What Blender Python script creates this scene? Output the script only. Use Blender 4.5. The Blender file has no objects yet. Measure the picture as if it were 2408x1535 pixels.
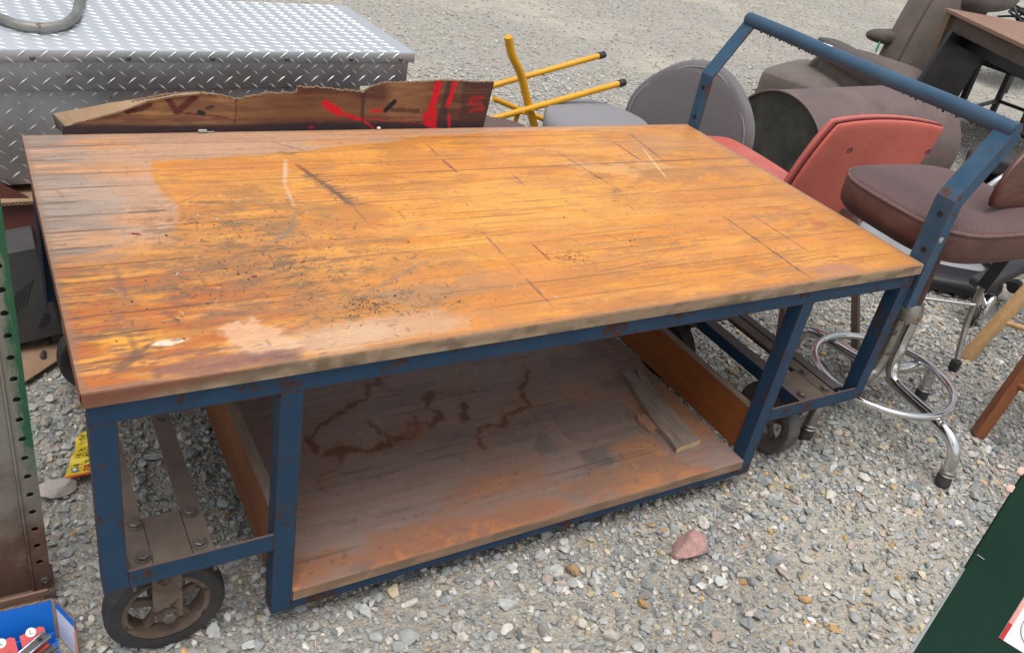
import bpy, bmesh, math, random
import numpy as np
from mathutils import Vector, Matrix
random.seed(7); RNG = np.random.default_rng(7)
S = bpy.context.scene
COL = S.collection
R = math.radians

# ------------------------------------------------------------ camera, world, sun, exposure
cam_d = bpy.data.cameras.new('camera'); cam = bpy.data.objects.new('camera', cam_d); COL.objects.link(cam)
cam.location = (-0.07189, -1.06826, 1.41639)
cam.rotation_euler = (1.04344447, -0.17931847, -0.52594415)
cam_d.sensor_width = 36; cam_d.lens = 2057.35 / 2408 * 36
cam_d.shift_x = -45.67 / 2408; cam_d.shift_y = -47.48 / 2408
cam_d.clip_start = .02; cam_d.clip_end = 300
S.camera = cam

SUN_EL, SUN_AZ = R(76), R(205)      # direction the light comes from
w = bpy.data.worlds.new("World"); S.world = w; w.use_nodes = True
nt = w.node_tree; nt.nodes.clear()
sky = nt.nodes.new('ShaderNodeTexSky'); sky.sky_type = 'NISHITA'; sky.sun_disc = False
sky.sun_elevation = SUN_EL; sky.sun_rotation = SUN_AZ; sky.air_density = 1.4; sky.dust_density = 4; sky.ozone_density = 1.5
hs = nt.nodes.new('ShaderNodeHueSaturation'); hs.inputs['Saturation'].default_value = .30
bg = nt.nodes.new('ShaderNodeBackground'); bg.inputs['Strength'].default_value = .135
wo = nt.nodes.new('ShaderNodeOutputWorld')
nt.links.new(sky.outputs[0], hs.inputs['Color']); nt.links.new(hs.outputs[0], bg.inputs['Color']); nt.links.new(bg.outputs[0], wo.inputs['Surface'])
sd = bpy.data.lights.new('sun', 'SUN'); sd.energy = 1.25; sd.angle = R(38); sd.color = (1, .97, .93)
so = bpy.data.objects.new('sun', sd); COL.objects.link(so); so.location = (0, 0, 6)
dirv = Vector((math.sin(SUN_AZ) * math.cos(SUN_EL), math.cos(SUN_AZ) * math.cos(SUN_EL), math.sin(SUN_EL)))
so.rotation_euler = dirv.to_track_quat('Z', 'Y').to_euler()
S.view_settings.view_transform = 'Standard'; S.view_settings.look = 'None'
S.view_settings.exposure = 0.42; S.view_settings.gamma = 1; S.view_settings.use_curve_mapping = False

# ------------------------------------------------------------ materials
def ramp(nt, fac, stops, interp='LINEAR'):
    r = nt.nodes.new('ShaderNodeValToRGB'); cr = r.color_ramp; cr.interpolation = interp
    while len(cr.elements) < len(stops): cr.elements.new(.5)
    for e, (p, c) in zip(cr.elements, stops): e.position = p; e.color = (*c, 1)
    nt.links.new(fac, r.inputs[0]); return r.outputs[0]
def noise(nt, vec, scale, detail=4, rough=.6, stretch=None):
    if stretch:
        m = nt.nodes.new('ShaderNodeMapping'); m.inputs['Scale'].default_value = stretch
        nt.links.new(vec, m.inputs[0]); vec = m.outputs[0]
    n = nt.nodes.new('ShaderNodeTexNoise'); n.inputs['Scale'].default_value = scale
    n.inputs['Detail'].default_value = detail; n.inputs['Roughness'].default_value = rough
    nt.links.new(vec, n.inputs['Vector']); return n.outputs['Fac']
def mixc(nt, fac, a, b, mode='MIX'):
    m = nt.nodes.new('ShaderNodeMix'); m.data_type = 'RGBA'; m.blend_type = mode; m.clamp_factor = True
    for s, v in ((m.inputs[0], fac), (m.inputs[6], a), (m.inputs[7], b)):
        if isinstance(v, (int, float)): s.default_value = v
        elif isinstance(v, tuple): s.default_value = (*v, 1)
        else: nt.links.new(v, s)
    return m.outputs[2]
def mapr(nt, v, a, b, c, d):
    m = nt.nodes.new('ShaderNodeMapRange'); nt.links.new(v, m.inputs[0])
    for i, t in enumerate((a, b, c, d)): m.inputs[i + 1].default_value = t
    return m.outputs[0]
def math_(nt, op, a, b):
    m = nt.nodes.new('ShaderNodeMath'); m.operation = op
    for s, v in ((m.inputs[0], a), (m.inputs[1], b)):
        if isinstance(v, (int, float)): s.default_value = v
        else: nt.links.new(v, s)
    return m.outputs[0]
def base(name):
    m = bpy.data.materials.new(name); m.use_nodes = True; nt = m.node_tree
    b = nt.nodes['Principled BSDF']; tc = nt.nodes.new('ShaderNodeTexCoord')
    return m, nt, b, tc.outputs['Object']
def bump(nt, b, h, strength, dist=.002):
    n = nt.nodes.new('ShaderNodeBump'); n.inputs['Strength'].default_value = strength; n.inputs['Distance'].default_value = dist
    nt.links.new(h, n.inputs['Height']); nt.links.new(n.outputs[0], b.inputs['Normal'])
def nmat(name, c1, c2, scale=20, rough=.6, metal=0, bs=.2, bscale=None, stretch=None, spec=.5, lo=.35, hi=.65, rust=None, sheen=0, bd=.001):
    m, nt, b, oc = base(name)
    n = noise(nt, oc, scale, 6, .65, stretch)
    c = mixc(nt, mapr(nt, n, lo, hi, 0, 1), c1, c2)
    rv = mapr(nt, n, .3, .7, max(.05, rough - .1), min(1, rough + .1))
    if rust:                                       # (amount threshold, scale, colour)
        th, sc_, rc = rust
        n2 = noise(nt, oc, sc_, 8, .72); k = mapr(nt, n2, th, th + .03, 0, 1)
        n3 = noise(nt, oc, sc_ * 6, 4, .7)
        rcol = mixc(nt, n3, rc, tuple(x * .4 for x in rc))
        c = mixc(nt, k, c, rcol); rv = math_(nt, 'MAXIMUM', rv, math_(nt, 'MULTIPLY', k, .85))
        if metal:
            mt = mapr(nt, k, 0, 1, metal, 0); nt.links.new(mt, b.inputs['Metallic'])
    if metal and not rust: b.inputs['Metallic'].default_value = metal
    nt.links.new(c, b.inputs['Base Color']); nt.links.new(rv, b.inputs['Roughness'])
    b.inputs['Specular IOR Level'].default_value = spec
    if sheen: b.inputs['Sheen Weight'].default_value = sheen; b.inputs['Sheen Roughness'].default_value = .6
    bn = noise(nt, oc, bscale or scale * 6, 5, .7, stretch)
    if bs: bump(nt, b, bn, bs, bd)
    return m
def vmat(name, rough=.5, gs=None, gamt=.35, stretch=(1, 1, 1), bs=.2, spec=.4, fine=900, coat=0, bd=.0006, lines=0):
    """vertex colour 'Col' holds the thing's own colours, noise adds grain"""
    m, nt, b, oc = base(name)
    a = nt.nodes.new('ShaderNodeAttribute'); a.attribute_name = 'Col'
    n = noise(nt, oc, gs or 60, 8, .75, stretch)
    g = mapr(nt, n, .3, .7, 1 - gamt, 1 + gamt)
    n2 = noise(nt, oc, fine, 3, .6); g = math_(nt, 'MULTIPLY', g, mapr(nt, n2, .3, .7, 1 - gamt * .3, 1 + gamt * .3))
    cmb = nt.nodes.new('ShaderNodeCombineColor')
    for i in range(3): nt.links.new(g, cmb.inputs[i])
    c = mixc(nt, 1.0, a.outputs['Color'], cmb.outputs[0], 'MULTIPLY')
    if lines:
        for sc_, st, th, col, k in ((30, (.12, 6, 6), .62, (.24, .10, .04), .35), (52, (.16, 9, 9), .66, (.12, .07, .04), .6), (46, (.35, 10, 10), .645, (.72, .45, .24), .35), (60, (9, .45, 6), .70, (.70, .45, .25), .35), (170, (1, 1, 1), .73, (.07, .045, .03), .7), (60, (.8, 2.2, 1), .66, (.13, .085, .05), .5)):
            c = mixc(nt, mapr(nt, noise(nt, oc, sc_, 4, .7, st), th, th + .035, 0, k * lines), c, col)
    nt.links.new(c, b.inputs['Base Color'])
    n3 = noise(nt, oc, 7, 6, .65)
    nt.links.new(mapr(nt, n3, .35, .65, rough - .1, rough + .12), b.inputs['Roughness'])
    b.inputs['Specular IOR Level'].default_value = spec
    if coat: b.inputs['Coat Weight'].default_value = coat; b.inputs['Coat Roughness'].default_value = .35
    bump(nt, b, math_(nt, 'ADD', n, math_(nt, 'MULTIPLY', n2, .4)), bs, bd)
    return m
RUST = (.12, .05, .028)
M = {}
M['blue'] = nmat('blue_paint', (.022, .062, .12), (.03, .075, .135), 14, .5, bs=.25, bscale=240, rust=(.645, 9, RUST))
def blue_mat(name, c1, c2, rustth, rcol, wear=1.):
    m, nt, b, oc = base(name)
    n = noise(nt, oc, 12, 6, .65); n2 = noise(nt, oc, 9, 8, .75); n3 = noise(nt, oc, 70, 5, .75); nf = noise(nt, oc, 260, 4, .7)
    c = mixc(nt, mapr(nt, n, .35, .65, 0, 1), c1, c2)
    geo = nt.nodes.new('ShaderNodeNewGeometry'); bv = nt.nodes.new('ShaderNodeBevel'); bv.samples = 4; bv.inputs['Radius'].default_value = .0045
    dp = nt.nodes.new('ShaderNodeVectorMath'); dp.operation = 'DOT_PRODUCT'; nt.links.new(bv.outputs[0], dp.inputs[0]); nt.links.new(geo.outputs['Normal'], dp.inputs[1])
    ew = mapr(nt, dp.outputs['Value'], .995, .93, 0, .34 * wear)
    k = mapr(nt, math_(nt, 'ADD', math_(nt, 'ADD', n2, math_(nt, 'MULTIPLY', n3, .22)), ew), rustth + .11, rustth + .15, 0, 1)
    b.inputs['Specular IOR Level'].default_value = .28; rc = mixc(nt, n3, rcol, tuple(x * .45 for x in rcol)); c = mixc(nt, k, c, rc)
    sx = nt.nodes.new('ShaderNodeSeparateXYZ'); nt.links.new(geo.outputs['Normal'], sx.inputs[0])
    c = mixc(nt, math_(nt, 'MULTIPLY', mapr(nt, sx.outputs['Z'], .8, .98, 0, .8 * wear), mapr(nt, n3, .3, .5, .6, 1)), c, mixc(nt, n, (.16, .115, .09), (.11, .085, .075)))
    sp = mapr(nt, noise(nt, oc, 330, 2, .5), .74, .76, 0, .6); c = mixc(nt, sp, c, (.25, .27, .28))
    nt.links.new(c, b.inputs['Base Color']); nt.links.new(mapr(nt, k, 0, 1, .48, .85), b.inputs['Roughness'])
    h = math_(nt, 'SUBTRACT', math_(nt, 'MULTIPLY', nf, .25), math_(nt, 'MULTIPLY', k, .8)); bump(nt, b, h, .5, .001); return m
M['blue'] = blue_mat('blue_paint', (.011, .040, .084), (.018, .052, .102), .560, (.085, .04, .028))
M['blue_arm'] = blue_mat('worn_blue_arm', (.022, .066, .120), (.038, .092, .152), .595, (.13, .07, .05), .9)
M['blue_light'] = nmat('worn_blue_paint', (.022, .062, .115), (.036, .088, .148), 10, .48, bs=.25, bscale=200, rust=(.61, 11, (.14, .07, .045)))
M['rail'] = nmat('dirty_steel', (.10, .075, .058), (.15, .115, .09), 12, .75, bs=.4, bscale=150, rust=(.6, 8, (.09, .05, .035)))
M['edge'] = nmat('worn_steel_edge', (.20, .15, .11), (.13, .08, .055), 30, .7, bs=.3)
M['wood_top'] = vmat('worn_varnished_maple', .46, 55, .20, (1.5, 8, 8), .25, .32, 700, lines=1)
M['wood_shelf'] = vmat('stained_shelf_wood', .62, 45, .12, (1.2, 10, 10), .2, .3, 600, lines=.3)
M['endboard'] = nmat('varnished_end_board', (.24, .072, .016), (.175, .05, .013), 9, .45, bs=.1, stretch=(3, .7, 3))
M['board_edge'] = nmat('grey_wood_edge', (.22, .16, .12), (.15, .105, .08), 20, .8, stretch=(6, 1, 6))
M['plank'] = nmat('weathered_scrap_wood', (.26, .20, .155), (.16, .115, .09), 14, .8, stretch=(6, 1, 6), bs=.5, bscale=50)
M['cut_wood'] = nmat('fresh_cut_wood', (.55, .40, .22), (.42, .29, .15), 40, .8)
M['chip'] = nmat('split_wood_chip', (.42, .22, .13), (.24, .11, .07), 60, .8, stretch=(5, 1, 5), bs=.6)
M['rubber'] = nmat('old_rubber', (.022, .02, .02), (.05, .045, .042), 20, .75, bs=.4, bscale=120)
M['rubber_dusty'] = nmat('dusty_rubber', (.055, .052, .05), (.14, .128, .118), 18, .85, bs=.4, bscale=120)
M['hub'] = nmat('rusty_iron_hub', (.10, .065, .045), (.17, .125, .095), 25, .8, bs=.5, bscale=120, rust=(.55, 20, (.08, .04, .025)))
M['bolt'] = nmat('greasy_bolt', (.12, .10, .085), (.2, .17, .15), 60, .5, .6)
M['alu'] = nmat('diamond_plate_aluminium', (.68, .70, .73), (.58, .60, .63), 5, .46, .8, bs=.06, bscale=60, lo=.3, hi=.7)
M['alu_dirty'] = nmat('grimy_diamond_plate', (.34, .31, .30), (.46, .46, .48), 6, .42, .75, bs=.1, bscale=60, rust=(.66, 14, (.16, .12, .10)))
M['tread'] = nmat('raised_tread', (.70, .72, .75), (.60, .62, .65), 12, .44, .82, bs=0)
M['tread_dull'] = nmat('raised_tread_dull', (.52, .51, .50), (.66, .66, .67), 12, .34, .85, bs=0)
M['galv'] = nmat('weathered_galvanised_tube', (.17, .175, .15), (.28, .275, .25), 14, .5, .55, bs=.3, rust=(.6, 20, (.22, .13, .08)))
M['card'] = vmat('old_cardboard', .75, 30, .25, (1, 1, 8), .3, .2)
M['kraft'] = nmat('kraft_cardboard', (.36, .24, .14), (.28, .18, .105), 12, .85)
M['card_edge'] = nmat('corrugated_edge', (.30, .20, .12), (.11, .07, .045), 260, .9, bs=.6)
M['yellow'] = nmat('yellow_paint', (.72, .36, .008), (.62, .29, .008), 8, .42, bs=.1, rust=(.68, 22, (.16, .08, .03)))
M['black_cap'] = nmat('black_plastic', (.014, .014, .016), (.03, .03, .032), 20, .5)
M['black_metal'] = nmat('black_metal', (.012, .012, .015), (.022, .022, .026), 12, .45)
M['fab_grey'] = nmat('grey_tweed', (.105, .095, .098), (.17, .155, .158), 260, .95, bs=.5, bscale=700, sheen=.1)
M['fab_lgrey'] = nmat('light_grey_tweed', (.17, .165, .175), (.25, .245, .255), 260, .95, bs=.5, bscale=700, sheen=.1)
M['fab_brown'] = nmat('brown_suede', (.085, .064, .052), (.135, .105, .086), 7, .95, bs=.3, bscale=60, sheen=.12)
M['fab_brown_dk'] = nmat('dark_brown_suede', (.045, .034, .028), (.075, .057, .047), 9, .95, bs=.3, bscale=60, sheen=.1)
M['fab_maroon'] = nmat('maroon_tweed', (.065, .030, .029), (.14, .075, .072), 190, .95, bs=.6, bscale=800, sheen=.1)
M['vinyl'] = nmat('maroon_vinyl', (.075, .027, .022), (.125, .055, .042), 14, .5, bs=.6, bscale=34, rust=(.6, 30, (.13, .085, .07)))
M['pipe'] = nmat('seat_piping', (.17, .095, .08), (.11, .055, .05), 60, .6)
M['salmon'] = nmat('salmon_vinyl', (.57, .13, .095), (.46, .095, .072), 6, .42, bs=.25, bscale=60, rust=(.68, 30, (.34, .09, .07)))
M['salmon_dk'] = nmat('salmon_seam', (.22, .05, .045), (.16, .03, .03), 30, .6)
M['brown_tube'] = nmat('brown_square_tube', (.13, .082, .062), (.10, .06, .045), 15, .5)
M['chrome'] = nmat('worn_chrome', (.70, .70, .70), (.60, .59, .58), 18, .16, 1, bs=.05, rust=(.70, 26, (.22, .17, .14)))
M['chrome_d'] = nmat('dull_chrome', (.42, .39, .36), (.3, .27, .24), 22, .36, .9, bs=.2, rust=(.58, 24, (.18, .13, .10)))
M['drum'] = nmat('brown_drum_paint', (.10, .066, .06), (.15, .105, .095), 7, .55, bs=.3, bscale=60, rust=(.60, 22, (.20, .15, .13)))
M['drum_end'] = nmat('mouldy_drum_end', (.018, .019, .016), (.055, .054, .042), 12, .75, bs=.4, bscale=60, rust=(.6, 9, (.09, .04, .03)))
M['pine'] = nmat('pale_pine', (.48, .30, .14), (.38, .22, .09), 12, .55, stretch=(5, 5, .8))
M['redwood'] = nmat('orange_stained_wood', (.30, .105, .04), (.22, .07, .028), 12, .5, stretch=(5, 5, .8))
M['oldwood'] = nmat('old_table_wood', (.30, .17, .11), (.20, .11, .075), 16, .6, stretch=(1, 8, 8))
M['dkwood'] = nmat('dark_wood', (.07, .05, .04), (.11, .08, .06), 16, .7)
M['oldleg'] = nmat('scraped_leg_wood', (.22, .13, .07), (.12, .08, .055), 9, .7, stretch=(5, 5, .6))
M['mesh_top'] = nmat('grey_mesh_top', (.06, .062, .068), (.13, .135, .14), 300, .6, bs=.8, bscale=300)
M['white_label'] = nmat('white_print', (.78, .78, .80), (.70, .70, .73), 6, .6, bs=0)
M['box_blue'] = nmat('blue_print', (.008, .17, .62), (.012, .2, .68), 5, .5, bs=.1)
M['ink_black'] = nmat('black_ink', (.02, .02, .025), (.03, .03, .03), 8, .6, bs=0)
M['red'] = nmat('red_print', (.55, .02, .025), (.48, .02, .02), 10, .45, bs=.1)
M['red_l'] = nmat('light_red_print', (.70, .25, .22), (.75, .38, .3), 40, .45, bs=0)
M['orange_print'] = nmat('orange_print', (.75, .25, .04), (.6, .16, .05), 60, .5, bs=0)
M['green_board'] = nmat('dark_green_board', (.006, .026, .016), (.009, .032, .020), 6, .6, bs=.05, spec=.15)
M['grey_edge'] = nmat('pale_grey_edge', (.35, .36, .35), (.28, .29, .28), 9, .5)
M['skin'] = nmat('skin', (.52, .27, .21), (.46, .23, .17), 30, .5, bs=.2, bscale=300)
M['nail'] = nmat('fingernail', (.78, .52, .44), (.74, .48, .40), 30, .3, bs=0)
M['yel_bag'] = nmat('yellow_packet', (.68, .50, .03), (.60, .42, .025), 30, .45, bs=.3, bscale=40)
M['rock_pink'] = nmat('pink_granite', (.52, .27, .24), (.30, .22, .20), 60, .85, bs=.5, bscale=60, rust=(.56, 26, (.55, .42, .40)))
M['rock_white'] = nmat('pale_stone', (.46, .40, .37), (.34, .30, .28), 30, .85, bs=.5)
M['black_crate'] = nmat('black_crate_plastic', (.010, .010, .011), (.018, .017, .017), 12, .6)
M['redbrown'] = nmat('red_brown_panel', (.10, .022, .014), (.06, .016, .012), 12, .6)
M['carton'] = nmat('shade_toned_carton', (.075, .07, .072), (.055, .05, .052), 8, .8)  # pale carton coloured much darker, the shade of the gap is in its colour
M['rubble'] = nmat('dirty_rubble', (.10, .09, .08), (.05, .045, .04), 30, .95, bs=1, bscale=60)
M['tan_sheet'] = nmat('tan_hardboard', (.33, .21, .13), (.27, .165, .10), 10, .85)
M['green_plastic'] = nmat('green_plastic', (.02, .35, .16), (.03, .42, .2), 10, .4)
M['grey_plastic'] = nmat('pale_grey_plastic', (.26, .265, .28), (.20, .205, .22), 10, .5)
M['string'] = nmat('pale_string', (.62, .58, .45), (.5, .46, .36), 60, .8)
M['twig'] = nmat('dark_crumbs', (.06, .035, .022), (.14, .08, .045), 90, .9, bs=0)
M['leaf_red'] = nmat('dried_red_leaf', (.35, .04, .05), (.2, .03, .03), 60, .7, bs=0)
M['lamwood'] = nmat('dark_red_laminated_wood', (.12, .042, .028), (.085, .03, .02), 14, .4, stretch=(1, 6, 6))
M['dark'] = nmat('dark_recess', (.008, .008, .008), (.014, .012, .012), 10, .8, bs=0)

# perforated upright: rust below, green paint stripe on the edge, grey-green between
def post_mat():
    m, nt, b, oc = base('rusty_green_upright')
    sx = nt.nodes.new('ShaderNodeSeparateXYZ'); nt.links.new(oc, sx.inputs[0])
    n = noise(nt, oc, 9, 8, .7); n2 = noise(nt, oc, 40, 6, .7, (3, 3, .5)); nf = noise(nt, oc, 160, 4, .7)
    zz = math_(nt, 'ADD', sx.outputs['Z'], mapr(nt, n, .3, .7, -.16, .16))
    c = mixc(nt, n2, (.19, .175, .14), (.25, .23, .185))
    rusty = mixc(nt, n2, (.075, .036, .025), (.15, .08, .05))
    c = mixc(nt, mapr(nt, zz, .10, .36, 1, 0), c, rusty)
    xx = math_(nt, 'ADD', sx.outputs['X'], mapr(nt, n2, .3, .7, -.010, .010))
    g = math_(nt, 'MULTIPLY', mapr(nt, xx, -.020, -.008, 0, 1), mapr(nt, zz, .26, .40, 0, 1))
    c = mixc(nt, g, c, mixc(nt, nf, (.012, .075, .03), (.03, .12, .05)))
    k = mapr(nt, n, .62, .66, 0, .8); c = mixc(nt, k, c, (.09, .042, .025))
    nt.links.new(c, b.inputs['Base Color']); b.inputs['Roughness'].default_value = .75
    bump(nt, b, nf, .5, .001); return m
M['post'] = post_mat()

def ground_mat():
    m, nt, b, oc = base('gravel_and_grit')
    big = noise(nt, oc, .9, 5, .6); mid = noise(nt, oc, 6, 6, .65); fine = noise(nt, oc, 420, 4, .75)
    def vor(sc):
        v = nt.nodes.new('ShaderNodeTexVoronoi'); v.inputs['Scale'].default_value = sc; nt.links.new(oc, v.inputs['Vector'])
        s = nt.nodes.new('ShaderNodeSeparateColor'); nt.links.new(v.outputs['Color'], s.inputs[0]); return v.outputs['Distance'], s.outputs[0], s.outputs[1]
    st = [(0, (.17, .18, .185)), (.25, (.27, .28, .28)), (.5, (.36, .35, .32)), (.68, (.40, .35, .28)), (.8, (.45, .46, .44)), (.93, (.38, .26, .16)), (1, (.52, .50, .46))]
    d1, r1, q1 = vor(95); d2, r2, q2 = vor(210); d3, r3, q3 = vor(48)
    c1 = ramp(nt, r1, st); c2 = ramp(nt, r2, st); c3 = ramp(nt, r3, st)
    sand = mixc(nt, fine, (.38, .34, .27), (.58, .53, .445))
    c = mixc(nt, .6, c2, sand)
    c = mixc(nt, mapr(nt, q1, .45, .55, 0, .8), c, c1)
    c = mixc(nt, mapr(nt, q3, .72, .76, 0, .75), c, c3)
    sandy = mapr(nt, math_(nt, 'ADD', big, math_(nt, 'MULTIPLY', mid, .4)), .70, .86, 0, .8)
    c = mixc(nt, sandy, c, mixc(nt, fine, (.44, .395, .32), (.60, .55, .46)))
    nt.links.new(c, b.inputs['Base Color']); b.inputs['Roughness'].default_value = .92; b.inputs['Specular IOR Level'].default_value = .25
    h = math_(nt, 'ADD', mapr(nt, d1, 0, .7, 1, 0), math_(nt, 'MULTIPLY', mapr(nt, d2, 0, .7, 1, 0), .6))
    h = math_(nt, 'ADD', h, math_(nt, 'MULTIPLY', mapr(nt, d3, 0, .7, 1, 0), .7))
    h = math_(nt, 'ADD', h, math_(nt, 'MULTIPLY', fine, .5))
    bump(nt, b, h, .9, .006); return m
M['ground'] = ground_mat()
M['stones'] = vmat('crushed_stone', .85, 90, .22, (1, 1, 1), .5, .3, 700, bd=.002)
M['paint'] = vmat('print_on_paper', .5, 40, .08, (1, 1, 1), .1, .4)

# ------------------------------------------------------------ object helpers
ORG = {}
def thing(name, label, cat, loc=(0, 0, 0), group=None, rz=0):
    o = bpy.data.objects.new(name, None); COL.objects.link(o); o.empty_display_size = .1
    o.location = loc; o.rotation_euler = (0, 0, rz); o['label'] = label; o['category'] = cat
    if group: o['group'] = group
    ORG[o] = np.array(loc, float); return o
def mk(name, V, F, mat, parent=None, smooth=False, label=None, cat=None, kind=None, loc=None, colors=None, group=None):
    V = np.asarray(V, float).reshape(-1, 3)
    org = ORG[parent] if parent is not None else np.array(loc if loc is not None else (0, 0, 0), float)
    me = bpy.data.meshes.new(name); me.from_pydata((V - org).tolist(), [], F)
    mats = mat if isinstance(mat, (list, tuple)) else [mat]
    for x in mats: me.materials.append(M[x])
    if smooth: me.polygons.foreach_set('use_smooth', [True] * len(me.polygons))
    if colors is not None:
        ca = me.color_attributes.new('Col', 'FLOAT_COLOR', 'POINT')
        c4 = np.ones((len(V), 4)); c4[:, :3] = colors; ca.data.foreach_set('color', c4.ravel())
    me.update(); o = bpy.data.objects.new(name, me); COL.objects.link(o)
    if parent is not None: o.parent = parent
    else: o.location = org
    ORG[o] = org
    if label: o['label'] = label
    if cat: o['category'] = cat
    if kind: o['kind'] = kind
    if group: o['group'] = group
    if smooth == 'auto':
        me.polygons.foreach_set('use_smooth', [True] * len(me.polygons))
        me.set_sharp_from_angle(angle=R(38))
    return o
def copy_tree(o, parent=None):
    c = o.copy(); COL.objects.link(c)
    if parent is not None: c.parent = parent
    for ch in list(o.children): copy_tree(ch, c)
    return c
class MB:
    def __init__(s): s.V = []; s.F = []
    def add(s, V, F):
        k = len(s.V); s.V += [tuple(map(float, v)) for v in V]; s.F += [tuple(i + k for i in f) for f in F]; return s
    def out(s, name, mat, parent=None, **kw): return mk(name, s.V, s.F, mat, parent, **kw)
def unit(v): v = np.asarray(v, float); return v / np.linalg.norm(v)
def frame(d, up=(0, 0, 1)):
    d = unit(d); u = np.asarray(up, float)
    if abs(d @ unit(u)) > .98: u = np.array((1., 0, 0)) if abs(d[0]) < .9 else np.array((0., 1, 0))
    s = unit(np.cross(d, u)); return d, s, np.cross(s, d)
def bm_box(sx, sy, sz, bev=0, seg=1):
    bm = bmesh.new(); bmesh.ops.create_cube(bm, size=1)
    for v in bm.verts: v.co = Vector((v.co.x * sx, v.co.y * sy, v.co.z * sz))
    if bev: bmesh.ops.bevel(bm, geom=bm.edges[:], offset=bev, segments=seg, profile=.5, affect='EDGES')
    bm.verts.index_update(); V = [tuple(v.co) for v in bm.verts]; F = [tuple(v.index for v in f.verts) for f in bm.faces]; bm.free()
    return np.array(V), F
def box(mb, lo, hi, bev=0, seg=1):
    lo = np.array(lo, float); hi = np.array(hi, float); V, F = bm_box(*(hi - lo), bev, seg); mb.add(V + (lo + hi) / 2, F); return mb
def beam(mb, p0, p1, w_, h_, up=(0, 0, 1), bev=0, seg=1):
    p0 = np.array(p0, float); p1 = np.array(p1, float); d, s, u = frame(p1 - p0, up)
    V, F = bm_box(w_, h_, np.linalg.norm(p1 - p0), bev, seg)
    mb.add((p0 + p1) / 2 + V[:, :1] * s + V[:, 1:2] * u + V[:, 2:3] * d, F); return mb
def catmull(P, n=8):
    P = [np.array(p, float) for p in P]; Q = [2 * P[0] - P[1]] + P + [2 * P[-1] - P[-2]]; out = []
    for i in range(1, len(Q) - 2):
        for t in np.linspace(0, 1, n, endpoint=False):
            a, b, c, d = Q[i - 1:i + 3]
            out.append(.5 * ((2 * b) + (c - a) * t + (2 * a - 5 * b + 4 * c - d) * t * t + (3 * b - a - 3 * c + d) * t ** 3))
    out.append(P[-1]); return out
def tube(mb, P, r, seg=12, closed=False, cap=True, flat=1):
    P = [np.array(p, float) for p in P]; n = len(P); k = len(mb.V); prev = None
    rr = r if hasattr(r, '__len__') else [r] * n
    for i, p in enumerate(P):
        d = (P[(i + 1) % n] - P[i - 1]) if closed or 0 < i < n - 1 else (P[1] - P[0] if i == 0 else P[-1] - P[-2])
        d = unit(d)
        if prev is None: _, s, u = frame(d)
        else: s = unit(prev - (prev @ d) * d); u = np.cross(s, d)
        prev = s
        for j in range(seg):
            a = 2 * math.pi * j / seg; mb.V.append(tuple(p + rr[i] * (math.cos(a) * s + math.sin(a) * u * flat)))
    m = n if closed else n - 1
    for i in range(m):
        for j in range(seg):
            a = k + i * seg + j; b = k + i * seg + (j + 1) % seg; i2 = (i + 1) % n
            mb.F.append((a, k + i2 * seg + j, k + i2 * seg + (j + 1) % seg, b))
    if cap and not closed:
        mb.F.append(tuple(k + j for j in range(seg))); mb.F.append(tuple(k + (n - 1) * seg + j for j in reversed(range(seg))))
    return mb
def lathe(mb, prof, c, axis, seg=32, up=(0, 0, 1)):
    """prof: (radius, height along axis) list"""
    d, s, u = frame(axis, up); c = np.array(c, float); k = len(mb.V)
    for r, h in prof:
        for j in range(seg):
            a = 2 * math.pi * j / seg; mb.V.append(tuple(c + d * h + r * (math.cos(a) * s + math.sin(a) * u)))
    for i in range(len(prof) - 1):
        for j in range(seg):
            a = k + i * seg + j; b = k + i * seg + (j + 1) % seg; mb.F.append((a, b, b + seg, a + seg))
    if prof[0][0] > 0: mb.F.append(tuple(k + j for j in reversed(range(seg))))
    if prof[-1][0] > 0: mb.F.append(tuple(k + (len(prof) - 1) * seg + j for j in range(seg)))
    return mb
def pad_surf(c, U, Vv, hu, hv, th, k=.35, fl=8, bend=0, bendv=0, n=28, lo=1., wr=0, seed=0):
    """cushion: squircle outline, crowned both sides; returns V, F, rim points"""
    c = np.array(c, float); U = unit(U); Vv = unit(Vv); N = unit(np.cross(U, Vv)); rr = np.random.default_rng(seed)
    t = np.sin(np.linspace(-1, 1, n) * math.pi / 2); uu, vv = np.meshgrid(t, t, indexing='ij')
    X = uu * np.sqrt(1 - k * vv ** 2 * .5) * hu; Y = vv * np.sqrt(1 - k * uu ** 2 * .5) * hv
    H = th * ((1 - np.abs(uu) ** fl) * (1 - np.abs(vv) ** fl)).clip(0) ** .4
    B = bend * (X / hu) ** 2 + bendv * (Y / hv) ** 2
    W = 0
    if wr:
        W = wr * np.sin(uu * 9 + 2 * vv * rr.random() + vv * vv * 3) * (1 - uu ** 2) * (1 - vv ** 2)
    top = c + X[..., None] * U + Y[..., None] * Vv + (H + B + W)[..., None] * N
    bot = c + X[..., None] * U + Y[..., None] * Vv + (-H * lo + B)[..., None] * N
    V = np.concatenate([top.reshape(-1, 3), bot.reshape(-1, 3)]); F = []
    for i in range(n - 1):
        for j in range(n - 1):
            a = i * n + j; F.append((a, a + n, a + n + 1, a + 1)); a += n * n; F.append((a, a + 1, a + n + 1, a + n))
    idx = [(i, 0) for i in range(n)] + [(n - 1, j) for j in range(1, n)] + [(i, n - 1) for i in range(n - 2, -1, -1)] + [(0, j) for j in range(n - 2, 0, -1)]
    rim = [top[i, j] for i, j in idx]
    return V, F, rim
def pad(name, mat, parent, *a, **k):
    V, F, rim = pad_surf(*a, **k); return mk(name, V, F, mat, parent, smooth=True), rim
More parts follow.
